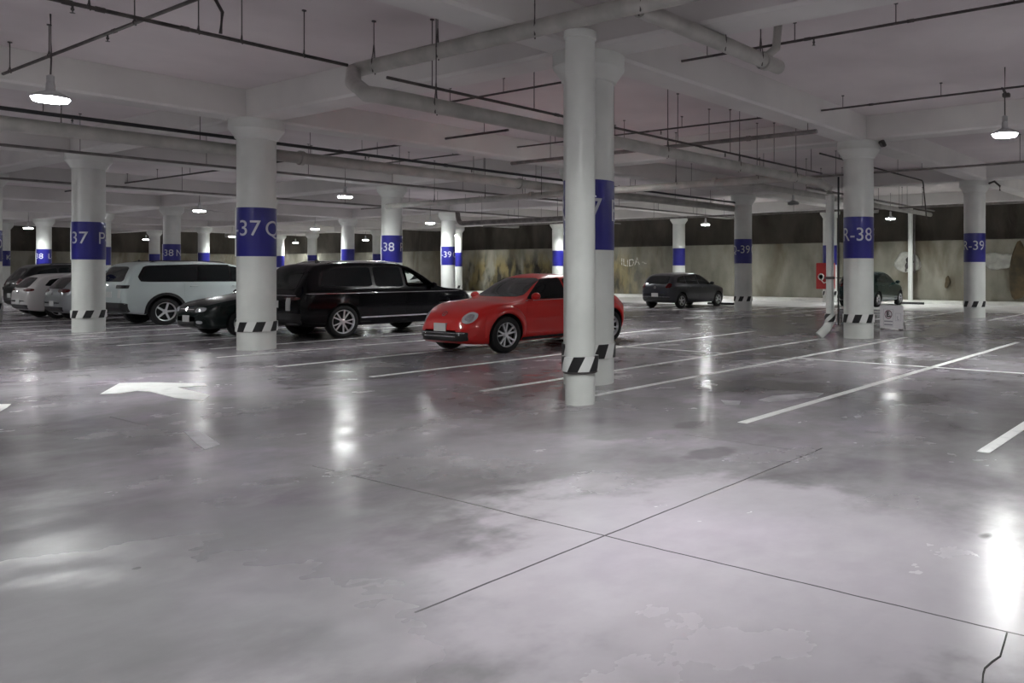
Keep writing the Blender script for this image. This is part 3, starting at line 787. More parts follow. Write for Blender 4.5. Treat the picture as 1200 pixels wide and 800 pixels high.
def decal(bvh, poly, view, name, m, parent, off=.004, smooth=2, rings=7, label=None, n=56, c=None, k=.22):
    ol = outline(poly, n, smooth, k)
    if c is None: c = (sum(p[0] for p in ol)/len(ol), sum(p[1] for p in ol)/len(ol))
    bm = bmesh.new()
    hc, nc = project(bvh, c[0], c[1], view)
    if hc is None: return None
    cen = bm.verts.new(hc+nc*off)
    prev = None; last = [hc+nc*off]*len(ol); lastn = [nc]*len(ol)
    for k in range(1, rings+1):
        ring = []
        for i, p in enumerate(ol):
            q = k/rings
            h, nn = project(bvh, c[0]+(p[0]-c[0])*q, c[1]+(p[1]-c[1])*q, view)
            if h is None or (h-last[i]).length > .9: pos = last[i]
            else: pos = h+nn*off; lastn[i] = nn
            last[i] = pos
            ring.append(bm.verts.new(pos))
        for i in range(len(ol)):
            j = (i+1) % len(ol)
            if prev: bm.faces.new((prev[i], prev[j], ring[j], ring[i]))
            else: bm.faces.new((cen, ring[j], ring[i]))
        prev = ring
    skirt = [bm.verts.new(last[i]-lastn[i]*(off+.012)) for i in range(len(ol))]
    for i in range(len(ol)):
        j = (i+1) % len(ol); bm.faces.new((prev[i], prev[j], skirt[j], skirt[i]))
    return obj(name, bm, m, parent, 50, label)

def wheel_meshes(Rw, width, rr, spokes, twin, well_r):
    bm = bmesh.new(); h = width/2
    lathe(bm, [(rr*.98,-h*.8),(rr+.012,-h*.95),(Rw-.05,-h),(Rw-.012,-h*.85),(Rw,-h*.55),(Rw,h*.55),(Rw-.012,h*.85),(Rw-.05,h),(rr+.012,h*.95),(rr*.98,h*.8)], 40, axis='y', caps=False)
    lathe(bm, [(rr*.98,-h*.8),(rr*.9,-h*.5),(rr*.9,h*.3),(rr*.98,h*.8)], 40, axis='y', caps=False)
    tyre = bpy.data.meshes.new('wheel'); bmesh.ops.recalc_face_normals(bm, faces=bm.faces[:]); bm.to_mesh(tyre); bm.free()
    tyre.materials.append(M['tyre'])
    for p in tyre.polygons: p.use_smooth = True
    tyre.set_sharp_from_angle(angle=math.radians(40))
    # rim: outer side at +y
    bm = bmesh.new(); y = h*.72
    lathe(bm, [(rr*.90,y-.05),(rr*.985,y+.012),(rr*.97,y+.02),(rr*.915,y+.008),(rr*.885,y-.03)], 40, axis='y', caps=False)
    lathe(bm, [(rr*.24,y-.05),(rr*.22,y-.015),(rr*.13,y-.005),(.012,y-.003)], 20, axis='y')
    def spoke(a0, a1, w0, w1):
        # from hub at angle a0 to the rim at a1
        v = []
        for (r, a, w, yy) in ((rr*.15, a0, w0, y-.012), (rr*.92, a1, w1, y+.002)):
            cx, cz = r*math.cos(a), r*math.sin(a); tx, tz = -math.sin(a), math.cos(a)
            for s, dy in ((-1,0),(1,0),(1,-.035),(-1,-.035)):
                ww = w if dy == 0 else w*.6
                v.append(bm.verts.new((cx+tx*ww*s, yy+dy, cz+tz*ww*s)))
        for q in ((0,1,5,4),(1,2,6,5),(2,3,7,6),(3,0,4,7),(0,3,2,1),(4,5,6,7)): bm.faces.new([v[i] for i in q])
    for k in range(spokes):
        a = 2*PI*k/spokes+.3
        if twin: spoke(a-.06, a-.15*5/spokes*1.6, .016, .015); spoke(a+.06, a+.15*5/spokes*1.6, .016, .015)
        else: spoke(a, a, .03, .026)
    bmesh.ops.recalc_face_normals(bm, faces=bm.faces[:])
    rim = bpy.data.meshes.new('rim'); bm.to_mesh(rim); bm.free(); rim.materials.append(M['rim'])
    bm = bmesh.new(); lathe(bm, [(rr*.93,-.01),(rr*.93,.0),(rr*.6,.005),(.02,.006)], 32, axis='y'); lathe(bm, [(rr*.6,.0),(rr*.62,.03),(rr*.3,.032)], 28, axis='y')
    disc = bpy.data.meshes.new('brake_disc'); bmesh.ops.recalc_face_normals(bm, faces=bm.faces[:]); bm.to_mesh(disc); bm.free(); disc.materials.append(M['rim_dark'])
    return tyre, rim, disc

def raw(name, me, parent):
    o = bpy.data.objects.new(name, me); COL.objects.link(o); o.parent = parent; return o

def mirror_poly(p): return [(-a, b) for a, b in p]

def build_car(name, s, loc, heading, label, cat='car'):
    body_m = s['paint']
    root = empty(name, (*loc, 0), label, cat, rz=heading)
    bm = car_body(s)
    bvh = BVHTree.FromBMesh(bm)
    body = obj('body', bm, [body_m, M['well']], root, 42)
    Rw = s['Rw']; hw = s['hw']  # wheel radius, half track outer face
    # wheel wells cut out of the body
    cut = cut_wells = bmesh.new()
    for wx in s['axles']:
        for sd in (-1, 1):
            ra = s.get('arch', Rw+.045)
            lathe(cut, [(ra, sd*(hw-.30)), (ra, sd*(hw+.35))], 36, c=(wx, 0, Rw+.01), axis='y', mi=1)
    cut2 = bmesh.new()
    for c, hy, cut in [(c, 1.4, cut) for c in s.get('through', [])] + ([(*s['cabin'], cut2)] if 'cabin' in s else []):
        a = [cut.verts.new((x, -hy, z)) for x, z in c]; b = [cut.verts.new((x, hy, z)) for x, z in c]
        f1 = cut.faces.new(a); f2 = cut.faces.new(b); f1.material_index = f2.material_index = 1
        for i in range(len(c)):
            f = cut.faces.new((a[i], a[i-1], b[i-1], b[i])); f.material_index = 1
    wells = cut_wells
    cutter = obj('cutter', wells, [body_m, M['well']], root)
    bpy.context.view_layer.update()
    md = body.modifiers.new('wells', 'BOOLEAN'); md.operation = 'DIFFERENCE'; md.object = cutter; md.solver = 'EXACT'
    cabin_cutter = obj('cutter', cut2, [body_m, M['well']], root)
    if 'cabin' in s:
        bpy.context.view_layer.update()
        m2 = body.modifiers.new('cabin', 'BOOLEAN'); m2.operation = 'DIFFERENCE'; m2.object = cabin_cutter; m2.solver = 'EXACT'
    dg = bpy.context.evaluated_depsgraph_get()
    me = bpy.data.meshes.new_from_object(body.evaluated_get(dg))
    body.modifiers.clear(); old = body.data; body.data = me; bpy.data.objects.remove(cutter); bpy.data.objects.remove(cabin_cutter); bpy.data.meshes.remove(old)
    me.name = 'body'
    # wheels
    tyre, rim, disc = wheel_meshes(Rw, s.get('tw', .22), s['rr'], s['spokes'], s['twin'], 0)
    for wx in s['axles']:
        for sd in (-1, 1):
            w = raw('wheel', tyre, root); w.location = (wx, sd*(hw-s.get('tw', .22)/2-.012), Rw)
            w.rotation_euler = (0, random.uniform(0, 1.2), 0 if sd == 1 else PI)
            raw('rim', rim, w); raw('brake_disc', disc, w)
    # windows
    if 'dlo' in s:
        for v in 'LR': decal(bvh, s['dlo'], v, 'pillar_trim', M['gloss_black'], root, .004, 2, n=90, rings=9, k=.08)
    for i, g in enumerate(s.get('side_windows', [])):
        for v in 'LR': decal(bvh, g, v, 'side_window', M['glass_clear'] if i == s.get('clear_window') else M['glass'], root, .008, 2, n=90, rings=9, k=.08)
    if 'windshield' in s: decal(bvh, s['windshield'], 'F', 'windshield', s.get('wglass', M['glass']), root, .005, 2, rings=12, n=90, k=.10)
    if 'rear_window' in s: decal(bvh, s['rear_window'], 'B', 'rear_window', M['glass'], root, .005, 2, rings=12, n=90, k=.10)
    for g in s.get('doors', []):
        for v in 'LR':
            d = decal(bvh, g['poly'], v, 'door', body_m, root, .0035, 2, rings=9, n=90, k=.08)
            hx, hz = g['handle']
            h, nn = project(bvh, hx, hz, v)
            if h and d:
                sg = 1 if v == 'L' else -1
                b2 = bmesh.new(); tube(b2, [(hx-.10,h.y+sg*.0,hz),(hx-.08,h.y+sg*.035,hz+.003),(hx+.08,h.y+sg*.035,hz+.003),(hx+.10,h.y,hz)], .013, 8)
                obj('door_handle', b2, s.get('handle_mat', body_m), d, 50)
    for key, part, m in (('headlight','headlight','lens_clear'),('tail_light','tail_light',s.get('tail_mat','lens_red')),('fog','fog_light','lens_clear')):
        for view, poly in s.get(key, []):
            a = decal(bvh, poly, view, part, M[m], root, .010, 2)
            if view in 'FB': b_ = decal(bvh, mirror_poly(poly), view, part, M[m], root, .010, 2)
            else: b_ = decal(bvh, poly, 'L' if view == 'R' else 'R', part, M[m], root, .010, 2)
            if key == 'headlight':
                for q, pl, vv in ((a, poly, view), (b_, mirror_poly(poly) if view in 'FB' else poly, view if view in 'FB' else ('L' if view == 'R' else 'R'))):
                    if not q: continue
                    cx = sum(p[0] for p in pl)/len(pl); cz = sum(p[1] for p in pl)/len(pl)
                    rr_ = .32*min(max(p[1] for p in pl)-min(p[1] for p in pl), max(p[0] for p in pl)-min(p[0] for p in pl))
                    decal(bvh, [(cx+rr_*math.cos(t), cz+rr_*math.sin(t)) for t in [k*PI/4 for k in range(8)]], vv, 'projector', M['lens_inner'], q, .016, 1, 3, n=20)
    for view, poly, part, m, off in s.get('panels', []):
        decal(bvh, poly, view, part, M[m] if isinstance(m, str) else m, root, off, 1, label=None, n=100, k=.06, rings=12)
    for view, cx, cz, w, h, tx in s.get('plates', []):
        pl = [(cx-w/2,cz-h/2),(cx+w/2,cz-h/2),(cx+w/2,cz+h/2),(cx-w/2,cz+h/2)]
        hh, nn = project(bvh, cx, cz, view)
        sg = 1 if view == 'F' else -1
        far = max((project(bvh, p[0], p[1], view)[0] or hh).x*sg for p in pl + [(cx,cz)])
        b2 = bmesh.new(); x0 = sg*(far+.01); box(b2, min(x0-sg*.08,x0), max(x0-sg*.08,x0), cx-w/2, cx+w/2, cz-h/2, cz+h/2)
        p = obj('license_plate', b2, M['plate'], root)
    # mirrors
    mx, mz = s['mirror']
    for sd, v in ((1,'L'),(-1,'R')):
        h, nn = project(bvh, mx, mz, v)
        if h is None: continue
        b2 = bmesh.new(); y0 = abs(h.y)
        bmesh.ops.create_uvsphere(b2, u_segments=16, v_segments=10, radius=1)
        for q in b2.verts:
            q.co = Vector((mx+.03+q.co.x*.085*(1 if q.co.x > 0 else .45), sd*(y0+.14+q.co.y*.11), mz+.03+q.co.z*.072))
        tube(b2, [(mx+.02,sd*(y0-.03),mz-.02),(mx+.02,sd*(y0+.1),mz)], .025, 8)
        obj('side_mirror', b2, s.get('mirror_mat', body_m), root, 50)
    for fn in s.get('extra', []): fn(root, bvh, s)
    return root

def rails(root, bvh, s):
    for sd in (-1, 1):
        pts = []
        x0, x1 = s['rail']
        for i in range(13):
            x = x0+(x1-x0)*i/12; h, nn = project(bvh, x, sd*s['raily'], 'T')
            pts.append((x, sd*s['raily'], h.z+(.035 if 0 < i < 12 else .0)))
        bm = bmesh.new(); tube(bm, pts, .014, 8); obj('roof_rail', bm, M[s.get('rail_mat', 'chrome')], root, 50)
def fin(root, bvh, s):
    x = s['fin']; h, _ = project(bvh, x, 0, 'T')
    bm = bmesh.new(); v = [bm.verts.new(p) for p in ((x-.06,-.02,h.z-.01),(x+.08,-.02,h.z-.01),(x+.08,.02,h.z-.01),(x-.06,.02,h.z-.01),(x-.05,-.004,h.z+.06),(x-.02,-.004,h.z+.06),(x-.02,.004,h.z+.06),(x-.05,.004,h.z+.06))]
    for q in ((0,1,2,3),(4,5,6,7),(0,1,5,4),(1,2,6,5),(2,3,7,6),(3,0,4,7)): bm.faces.new([v[i] for i in q])
    obj('antenna', bm, M['trim'], root)
def round_badge(x_view, z, r, m='chrome'):
    def f(root, bvh, s):
        h, nn = project(bvh, 0, z, x_view)
        bm = bmesh.new(); sg = 1 if x_view == 'F' else -1
        tilt = nn.copy(); tilt.y = 0; tilt.normalize()
        u = Vector((0,1,0)); w = tilt.cross(u).normalized(); c = h+tilt*.008
        def ring(r0, r1, d):
            N = 28; A = []
            for k in range(N):
                a = 2*PI*k/N; e = u*math.cos(a)+w*math.sin(a); A.append((bm.verts.new(c+e*r0+tilt*d), bm.verts.new(c+e*r1+tilt*d), bm.verts.new(c+e*r1-tilt*.02)))
            for k in range(N):
                p, q = A[k], A[(k+1) % N]; bm.faces.new((p[0],q[0],q[1],p[1])); bm.faces.new((p[1],q[1],q[2],p[2]))
        ring(r*.84, r, .006)
        def bar(p0, p1, wd):
            p0, p1 = Vector(p0), Vector(p1); d = (p1-p0).normalized(); nrm = Vector((-d.y, d.x)); vs = []
            for p in (p0-nrm*wd, p0+nrm*wd, p1+nrm*wd, p1-nrm*wd): vs.append(bm.verts.new(c+u*(p.x*r)+w*(p.y*r)+tilt*.006))
            bm.faces.new(vs)
        up = 1 if w.z > 0 else -1
        for a, b in (((-.35,.75),(0,.1)),((0,.1),(.35,.75)),((-.78,.35),(-.35,-.75)),((-.35,-.75),(0,-.05)),((0,-.05),(.35,-.75)),((.35,-.75),(.78,.35))):
            bar((a[0],a[1]*up),(b[0],b[1]*up),.06)
        obj('badge', bm, M[m], root)
    return f

def window_strip(xs_b, xs_t, zb, zt):  # helper for quad windows
    return [(xs_b[0],zb),(xs_b[1],zb),(xs_t[1],zt),(xs_t[0],zt)]

def round_fenders(root, bvh, s):
    for wx in s['axles']:
        for v, sd in (('L',1),('R',-1)):
            bm = bmesh.new(); A = []
            N = 28
            for k in range(N+1):
                a = -.10+(PI+.20)*k/N
                fade = min(1, .35+1.3*math.sin(max(0, min(PI, a))))
                rows = []
                for r, off in ((.392,-.06),(.395,.020),(.405,.032),(.43,.038),(.47,.034),(.51,.018),(.545,-.004),(.56,-.03)):
                    if r > .43: r = .43+(r-.43)*fade
                    x1, z1 = wx+r*math.cos(a), s['Rw']+.01+r*math.sin(a)
                    h0, _ = project(bvh, x1, max(z1,.30), v); y = abs(h0.y) if h0 else s['hw']-.03
                    y = min(y, s['hw']+.02)
                    rows.append(bm.verts.new((x1, sd*(y+off*fade if off > 0 else y+off), z1)))
                A.append(rows)
            for p, q in zip(A, A[1:]):
                for k in range(len(p)-1): bm.faces.new((p[k],p[k+1],q[k+1],q[k]))
            obj('fender', bm, s['paint'], root, 60)
# --- red two-door hatch with round fenders (nose towards the camera side)
def spoiler(root, bvh, s):
    bm = bmesh.new()
    P = []
    for i in range(13):
        y = -.62+1.24*i/12; x = -1.80-.16*(1-(y/.62)**2); h, _ = project(bvh, x, y, 'T')
        P.append((x, y, h.z))
    r0 = [[bm.verts.new((x+dx, y, z+dz)) for dx, dz in ((.16,-.02),(.0,.055),(-.12,.075),(-.12,.05),(.0,-.02))] for x, y, z in P]
    for a, b in zip(r0, r0[1:]):
        for k in range(5): bm.faces.new((a[k],a[(k+1)%5],b[(k+1)%5],b[k]))
    bm.faces.new(r0[0]); bm.faces.new(r0[-1]); obj('spoiler', bm, s['paint'], root, 40)
RED = dict(paint=paint('red_paint', (.60,.010,.008), .0, .28, .8), wglass=M['glass_grey'], xr=-2.34, xf=2.2, axles=(1.37,-1.56), Rw=.345, rr=.238, hw=.905, spokes=5, twin=True, tw=.225,
    top=[(-2.34,.62),(-2.25,.80),(-2.0,.98),(-1.7,1.14),(-1.3,1.32),(-.9,1.43),(-.45,1.49),(-.1,1.49),(.15,1.45),(.35,1.37),(.92,1.045),(1.1,1.015),(1.5,.985),(1.8,.91),(2.0,.81),(2.14,.67),(2.2,.50)],
    belt=[(-2.34,.70),(-1.9,.86),(-1.4,.95),(-.8,.96),(.3,.93),(1.0,.90),(1.37,.86),(1.8,.72),(2.2,.45)],
    low=[(-2.34,.40),(-2.1,.26),(-1.7,.2),(1.7,.18),(2.05,.20),(2.2,.26)],
    width=[(-2.28,.80),(-2.0,.88),(-1.56,.915),(-.9,.87),(0,.855),(.7,.87),(1.37,.912),(1.8,.88),(2.2,.80)],
    round_f=.75, taper_f=.42, round_r=.7, taper_r=.40, tumble=.48, corner=.16, crown=.06, shoulder=.955,
    side_windows=[[(.80,.99),(-.30,.99),(-.28,1.40),(.20,1.385),(.42,1.25)], [(-.36,.995),(-1.32,1.01),(-1.12,1.22),(-.8,1.33),(-.34,1.39)]],
    windshield=[(-.66,1.04),(.66,1.04),(.52,1.40),(-.52,1.40)], rear_window=[(-.48,1.15),(.48,1.15),(.40,1.38),(-.40,1.38)],
    doors=[dict(poly=[(.86,.94),(.90,.5),(.78,.30),(-.30,.30),(-.42,.6),(-.40,.94)], handle=(-.18,.86))],
    headlight=[('F',[(.52,.60),(.60,.57),(.68,.60),(.72,.68),(.70,.75),(.62,.79),(.54,.77),(.49,.69)])],
    fog=[('F',[(.50,.36),(.62,.36),(.62,.425),(.50,.425)])],
    tail_light=[('B',[(.50,.72),(.70,.72),(.70,.86),(.54,.90)])],
    panels=[('F',[(-.64,.262),(.64,.262),(.66,.43),(-.66,.43)],'lower_grille','trim',.012), ('F',[(-.44,.335),(.44,.335),(.44,.352),(-.44,.352)],'grille_strip','chrome',.014),
            ('F',[(-.62,.40),(.62,.40),(.62,.412),(-.62,.412)],'grille_strip','chrome',.018),
            ('R',[(.98,.22),(-.98,.22),(-.98,.275),(.98,.275)],'side_sill','trim',.006), ('L',[(.98,.22),(-.98,.22),(-.98,.275),(.98,.275)],'side_sill','trim',.006),
            ('R',[(.85,.958),(-1.2,.985),(-1.2,.995),(.85,.970)],'belt_trim','chrome',.008), ('L',[(.85,.958),(-1.2,.985),(-1.2,.995),(.85,.970)],'belt_trim','chrome',.008)],
    plates=[('F',0,.50,.34,.16,'MX 27')], mirror=(.62,1.02), extra=[spoiler, round_fenders, round_badge('F', .74, .06)])
build_car('hatchback_car', RED, (11.86, 12.72), PI, 'red rounded two-door car parked behind the central column')

# --- black large SUV, tail towards the camera side
def wrap_tail(x0, z0, z1, yb, yi):
    return None
BLK = dict(bulge=0.0, clear_window=2, wglass=M['glass_clear'], cabin=([(-.3,1.2),(1.6,1.22),(.75,1.66),(.1,1.63),(-.3,1.62)], .62), through=[[(.36,1.20),(1.04,1.18),(.66,1.46),(.36,1.57)]], dlo=[(.28,1.12),(-1.98,1.165),(-1.84,1.53),(-1.5,1.64),(-.6,1.675),(.28,1.675)], paint=paint('black_paint', (.003,.003,.004), .0, .12, 0.0, .28), xr=-2.45, xf=2.45, axles=(1.37,-1.37), Rw=.375, rr=.28, hw=.985, spokes=5, twin=True, tw=.25,
    top=[(-2.45,.92),(-2.40,1.06),(-2.2,1.38),(-2.02,1.62),(-1.9,1.70),(-1.3,1.76),(-.5,1.775),(.1,1.755),(.45,1.70),(.8,1.52),(1.25,1.21),(1.45,1.15),(1.9,1.10),(2.2,1.03),(2.38,.92),(2.45,.78)],
    belt=[(-2.45,.94),(-2.0,1.13),(-1,1.13),(.5,1.10),(1.3,1.06),(2.0,1.0),(2.45,.75)],
    low=[(-2.45,.42),(-2.2,.30),(-1.7,.26),(1.7,.26),(2.2,.30),(2.45,.38)],
    width=[(-2.45,.93),(-1.9,.975),(-1.37,.995),(-.6,.965),(.7,.965),(1.37,.995),(2.0,.96),(2.45,.88)],
    round_f=.5, taper_f=.35, round_r=.35, taper_r=.22, tumble=.37, corner=.10, crown=.04, shoulder=.97,
    side_windows=[[(-.62,1.17),(-1.92,1.20),(-1.78,1.50),(-1.5,1.60),(-.60,1.64)], [(-.54,1.17),(.22,1.16),(.22,1.645),(-.52,1.64)], [(.30,1.16),(1.16,1.14),(.62,1.54),(.30,1.64)]],
    windshield=[(-.74,1.22),(.74,1.22),(.60,1.66),(-.60,1.66)], rear_window=[(-.70,1.12),(.70,1.12),(.58,1.56),(-.58,1.56)],
    doors=[dict(poly=[(1.18,1.10),(1.20,.55),(1.0,.34),(.28,.34),(.26,1.12)], handle=(.40,1.0)), dict(poly=[(.22,1.12),(.22,.34),(-.72,.34),(-1.0,.75),(-.98,1.12)], handle=(-.72,1.0))],
    headlight=[('F',[(.52,.80),(.84,.82),(.84,.94),(.52,.92)])],
    tail_light=[('B',[(.40,.90),(.86,.89),(.88,.97),(.42,.96)])],
    panels=[('B',[(-.85,.34),(.85,.34),(.88,.60),(-.88,.60)],'lower_bumper','trim',.008), ('B',[(-.80,.985),(.80,.985),(.80,.999),(-.80,.999)],'tailgate_trim','chrome',.014),
            ('B',[(-.80,.36),(-.35,.36),(-.35,.385),(-.80,.385)],'bumper_trim','chrome',.016),('B',[(.35,.36),(.80,.36),(.80,.385),(.35,.385)],'bumper_trim','chrome',.016),
            ('R',[(1.9,1.022),(-2.25,1.022),(-2.25,1.036),(1.9,1.036)],'belt_trim','chrome',.008), ('L',[(1.9,1.022),(-2.25,1.022),(-2.25,1.036),(1.9,1.036)],'belt_trim','chrome',.008),
            ('R',[(.95,.44),(-.95,.44),(-.95,.47),(.95,.47)],'door_moulding','chrome',.010), ('L',[(.95,.44),(-.95,.44),(-.95,.47),(.95,.47)],'door_moulding','chrome',.010),
            ('F',[(-.6,.5),(.6,.5),(.6,.9),(-.6,.9)],'grille','trim',.008), ('B',[(-.62,.70),(-.40,.70),(-.40,.98),(-.62,.98)],'paper_tag','plate',.020)],
    plates=[('B',0,.80,.34,.16,'NA 40')], mirror=(.95,1.16), rail=(-1.6,.35), raily=.60, fin=-1.45, rail_mat='chrome', extra=[rails, fin, round_badge('B', .93, .055)])
BLK['panels'][-1] = ('B',[(-.66,.66),(-.50,.66),(-.50,.94),(-.66,.94)],'paper_tag','plate',.020)
build_car('suv_car', BLK, (12.15, 18.6), 0, 'black large SUV parked between the lettered column and the red car')

# --- white boxy SUV
WHT = dict(tail_mat='gloss_black', dlo=[(1.2,1.22),(-2.04,1.235),(-2.10,1.38),(-1.92,1.69),(-.6,1.735),(.36,1.73),(.66,1.67)], paint=paint('white_paint', (.55,.62,.62), .0, .3), xr=-2.45, xf=2.5, axles=(1.5,-1.42), Rw=.39, rr=.27, hw=.985, spokes=5, twin=False, tw=.25, arch=.475,
    top=[(-2.45,1.02),(-2.42,1.15),(-2.25,1.55),(-2.12,1.72),(-1.9,1.79),(-1.2,1.82),(-.3,1.82),(.3,1.79),(.6,1.72),(.95,1.48),(1.25,1.27),(1.5,1.2),(2.1,1.15),(2.38,1.05),(2.5,.8)],
    belt=[(-2.45,1.02),(-2.1,1.22),(-1,1.22),(.6,1.19),(1.3,1.15),(2.1,1.06),(2.5,.8)],
    low=[(-2.45,.45),(-2.2,.36),(-1.7,.3),(1.7,.3),(2.2,.34),(2.5,.42)],
    width=[(-2.45,.93),(-1.9,.98),(-1.4,.99),(-.6,.97),(.7,.97),(1.5,.99),(2.0,.96),(2.5,.88)],
    round_f=.4, taper_f=.3, round_r=.3, taper_r=.18, tumble=.26, corner=.09, crown=.035, shoulder=.97,
    side_windows=[[(-.60,1.26),(-1.98,1.27),(-2.02,1.40),(-1.86,1.66),(-.60,1.70)], [(-.54,1.26),(.30,1.25),(.30,1.70),(-.54,1.70)], [(.36,1.25),(1.14,1.24),(.62,1.64),(.36,1.69)]],
    windshield=[(-.76,1.28),(.76,1.28),(.64,1.70),(-.64,1.70)], rear_window=[(-.74,1.24),(.74,1.24),(.62,1.66),(-.62,1.66)],
    doors=[dict(poly=[(1.10,1.18),(1.10,.55),(.98,.38),(.34,.38),(.32,1.20)], handle=(.46,1.10)), dict(poly=[(.28,1.20),(.28,.38),(-.66,.38),(-.95,.8),(-.95,1.20)], handle=(-.70,1.10))],
    headlight=[('F',[(.50,.90),(.82,.90),(.82,1.0),(.50,1.0)])],
    tail_light=[('B',[(.42,1.06),(.86,1.06),(.88,1.14),(.44,1.14)])],
    panels=[('B',[(-.88,.40),(.88,.40),(.90,.66),(-.90,.66)],'lower_bumper','trim',.010),
            ('R',[(.95,.305),(-.95,.305),(-.95,.40),(.95,.40)],'side_sill','trim',.010), ('L',[(.95,.305),(-.95,.305),(-.95,.40),(.95,.40)],'side_sill','trim',.010),
            ('F',[(-.6,.85),(.6,.85),(.6,1.0),(-.6,1.0)],'grille','trim',.008),
            ('B',[(.40,1.055),(.90,1.055),(.90,1.15),(.40,1.15)],'tail_light_surround','trim',.006),
            ('B',[(-.90,1.055),(-.40,1.055),(-.40,1.15),(-.90,1.15)],'tail_light_surround','trim',.006),
            ('B',[(-.72,.80),(-.60,.80),(-.60,1.02),(-.72,1.02)],'paper_tag','plate',.020)],
    plates=[('B',0,.88,.34,.16,'PX 19')], mirror=(.92,1.26), rail=(-1.7,.3), raily=.64, fin=-1.7, rail_mat='trim', extra=[rails, fin])
def square_arch(root, bvh, s):
    for wx in s['axles']:
        for v, sd in (('L',1),('R',-1)):
            bm = bmesh.new(); A = []
            for k in range(17):
                a = -.12+(PI+.24)*k/16; r0, r1 = .46, .53
                x0, z0 = wx+r0*math.cos(a), s['Rw']+.01+r0*math.sin(a); x1, z1 = wx+r1*math.cos(a), s['Rw']+.01+r1*math.sin(a)
                h0, _ = project(bvh, x1, max(z1,.36), v); y = (abs(h0.y) if h0 else .97)
                A.append([bm.verts.new(p) for p in ((x0,sd*(y-.05),z0),(x0,sd*(y+.025),z0),(x1,sd*(y+.018),z1),(x1,sd*(y-.02),z1))])
            for p, q in zip(A, A[1:]):
                for k in range(3): bm.faces.new((p[k],p[k+1],q[k+1],q[k]))
            obj('arch_trim', bm, M['trim'], root, 40)
WHT['extra'].append(square_arch)
build_car('suv_car', WHT, (11.92, 26.9), 0, 'white boxy SUV parked behind the dark sedan')

# --- dark green sedan, nose towards the aisle
SED = dict(paint=paint('dark_green_paint', (.006,.014,.013), .1, .2, .1), xr=-2.2, xf=2.15, axles=(1.3,-1.3), Rw=.31, rr=.20, hw=.87, spokes=7, twin=False, tw=.20,
    top=[(-2.2,.72),(-2.15,.90),(-1.9,1.0),(-1.6,1.04),(-1.0,1.33),(-.6,1.42),(-.1,1.43),(.2,1.38),(.85,1.02),(1.1,.97),(1.6,.89),(1.95,.80),(2.1,.70),(2.15,.60)],
    belt=[(-2.2,.72),(-1.8,.90),(-1,.93),(.3,.90),(1.0,.87),(1.7,.78),(2.15,.6)],
    low=[(-2.2,.34),(-2.0,.25),(-1.6,.2),(1.6,.19),(2.0,.21),(2.15,.28)],
    width=[(-2.2,.78),(-1.8,.84),(-1.3,.87),(0,.865),(1.3,.87),(1.8,.83),(2.15,.76)],
    round_f=.45, taper_f=.40, round_r=.35, taper_r=.3, tumble=.42, corner=.12, crown=.05, shoulder=.96,
    side_windows=[[(.72,.95),(-.15,.95),(-.15,1.33),(.15,1.33)], [(-.21,.95),(-1.1,.98),(-.85,1.25),(-.21,1.34)]],
    windshield=[(-.64,1.0),(.64,1.0),(.52,1.35),(-.52,1.35)], rear_window=[(-.6,1.06),(.6,1.06),(.5,1.33),(-.5,1.33)],
    doors=[dict(poly=[(.80,.90),(.85,.4),(.7,.28),(-.16,.28),(-.16,.92)], handle=(-.02,.83)), dict(poly=[(-.2,.92),(-.2,.28),(-.85,.28),(-1.05,.6),(-1.05,.92)], handle=(-.9,.84))],
    headlight=[('F',[(.38,.585),(.66,.60),(.68,.70),(.42,.70)])], fog=[('F',[(.48,.33),(.62,.33),(.62,.40),(.48,.40)])], tail_light=[('B',[(.40,.72),(.68,.72),(.66,.86),(.42,.86)])],
    panels=[('F',[(-.34,.60),(.34,.60),(.34,.69),(-.34,.69)],'grille','trim',.006),('F',[(-.34,.645),(.34,.645),(.34,.655),(-.34,.655)],'grille_strip','chrome',.012),('F',[(-.4,.25),(.4,.25),(.4,.36),(-.4,.36)],'lower_grille','trim',.006)],
    plates=[('F',0,.44,.32,.15,'LB 08')], mirror=(.55,.98), extra=[round_badge('F', .655, .05)])
build_car('sedan_car', SED, (11.0, 20.85), PI, 'dark green sedan nose beside the column reading 37')

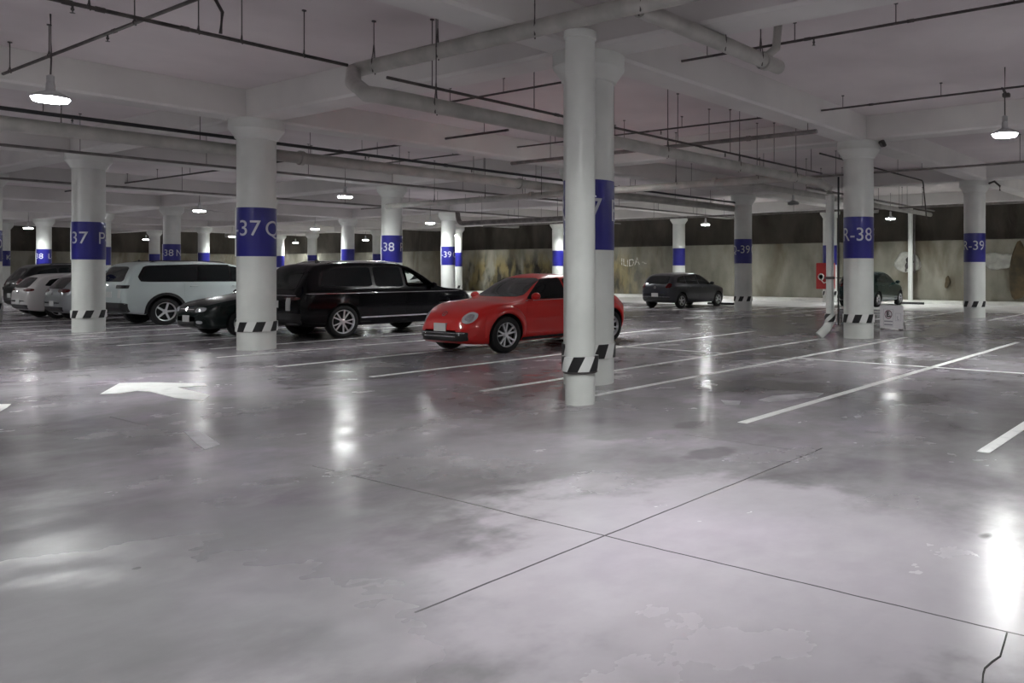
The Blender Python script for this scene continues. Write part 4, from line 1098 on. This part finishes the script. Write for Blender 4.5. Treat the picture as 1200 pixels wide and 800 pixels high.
# --- generic hatch / crossover bodies
def hatch_spec(pm, h=1.47, scale=1.0, wb=1.25, L=2.0, w=.86, rail=False, lens=None):
    k = h/1.47
    d = dict(paint=pm, xr=-L, xf=L+.03, axles=(wb,-wb), Rw=.31*k, rr=.205*k, hw=w+.005, spokes=5, twin=False, tw=.20,
     top=[(-L,.78*k),(-L+.05,.95*k),(-L+.25,1.20*k),(-L+.42,1.36*k),(-L+.65,1.44*k),(-.6,1.475*k),(-.1,1.47*k),(.2,1.42*k),(.5,1.28*k),(.95,1.02*k),(1.2,.98*k),(L-.3,.86*k),(L-.08,.72*k),(L+.03,.58*k)],
     belt=[(-L,.8*k),(-L+.3,.98*k),(-.8,.96*k),(.4,.92*k),(1.0,.88*k),(L-.3,.78*k),(L+.03,.58*k)],
     low=[(-L,.38*k),(-L+.2,.27*k),(-1.5,.22*k),(1.5,.20*k),(L-.15,.22*k),(L+.03,.30*k)],
     width=[(-L,w*.92),(-L+.4,w*.98),(-wb,w+.01),(0,w),(wb,w+.01),(L-.4,w*.96),(L+.03,w*.88)],
     round_f=.5, taper_f=.40, round_r=.4, taper_r=.26, tumble=.40, corner=.11, crown=.045, shoulder=.962,
     side_windows=[[(.82,.97*k),(-.10,.985*k),(-.10,1.37*k),(.18,1.36*k),(.45,1.24*k)], [(-.16,.985*k),(-.98,1.01*k),(-.98,1.34*k),(-.16,1.38*k)], [(-1.04,1.02*k),(-L+.45,1.06*k),(-L+.62,1.26*k),(-1.04,1.34*k)]],
     windshield=[(-.66,1.02*k),(.66,1.02*k),(.52,1.38*k),(-.52,1.38*k)], rear_window=[(-.60,1.00*k),(.60,1.00*k),(.50,1.33*k),(-.50,1.33*k)],
     doors=[dict(poly=[(.88,.93*k),(.9,.45*k),(.78,.30*k),(-.12,.30*k),(-.12,.95*k)], handle=(.02,.86*k)), dict(poly=[(-.16,.95*k),(-.16,.30*k),(-.82,.30*k),(-1.0,.6*k),(-1.0,.97*k)], handle=(-.85,.88*k))],
     headlight=[('F',[(.42,.62*k),(.70,.66*k),(.70,.76*k),(.44,.72*k)])],
     tail_light=[('B',[(.50,.84*k),(.74,.84*k),(.74,1.02*k),(.56,1.04*k)])],
     panels=[('B',[(-.66,.32*k),(.66,.32*k),(.70,.46*k),(-.70,.46*k)],'lower_bumper','trim',.006), ('F',[(-.6,.28*k),(.6,.28*k),(.6,.48*k),(-.6,.48*k)],'grille','trim',.006)],
     plates=[('B',0,.56*k,.34,.15,'GR 53')], mirror=(.66,.99*k), extra=[round_badge('B', .86*k, .05)])
    if rail: d.update(rail=(-1.2,.2), raily=.56, rail_mat='trim'); d['extra'].append(rails)
    return d
GRY = hatch_spec(paint('dark_grey_paint', (.035,.036,.045), .4, .3), 1.47, wb=1.33, L=2.08)
GRY['panels'].append(('B',[(-.7,.475),(.7,.475),(.7,.488),(-.7,.488)],'bumper_trim','chrome',.012))
build_car('hatchback_car', GRY, (28.25, 20.75), 0, 'dark grey hatchback parked near the back wall left of a column')
GRN = hatch_spec(paint('teal_green_paint', (.008,.035,.034), .3, .25), 1.52, wb=1.25, L=1.95)
build_car('hatchback_car', GRN, (33.65, 14.45), 0, 'dark green hatchback partly hidden by the column reading R-38')
SLV = hatch_spec(paint('silver_paint', (.36,.38,.40), .6, .3), 1.47, wb=1.35, L=2.15, w=.90)
SLV['tail_light'] = [('B',[(.34,.90),(.80,.88),(.80,1.0),(.40,1.0)])]
build_car('hatchback_car', SLV, (11.45, 30.6), 0, 'silver hatchback tail left of the column before the white SUV')
WCR = hatch_spec(paint('pearl_white_paint', (.62,.60,.60), .0, .3), 1.47, wb=1.35, L=2.15, w=.90)
WCR['tail_light'] = [('B',[(.36,.90),(.80,.88),(.80,.98),(.40,.97)])]
build_car('hatchback_car', WCR, (11.45, 33.5), 0, 'white hatchback tail near the left edge')
DRK = hatch_spec(paint('charcoal_paint', (.006,.007,.008), .1, .3, .2), 1.80, wb=1.35, L=2.15, w=.92, rail=True)
build_car('crossover_car', DRK, (12.0, 36.3), 0, 'black tall crossover whose roof shows above the white hatchback')
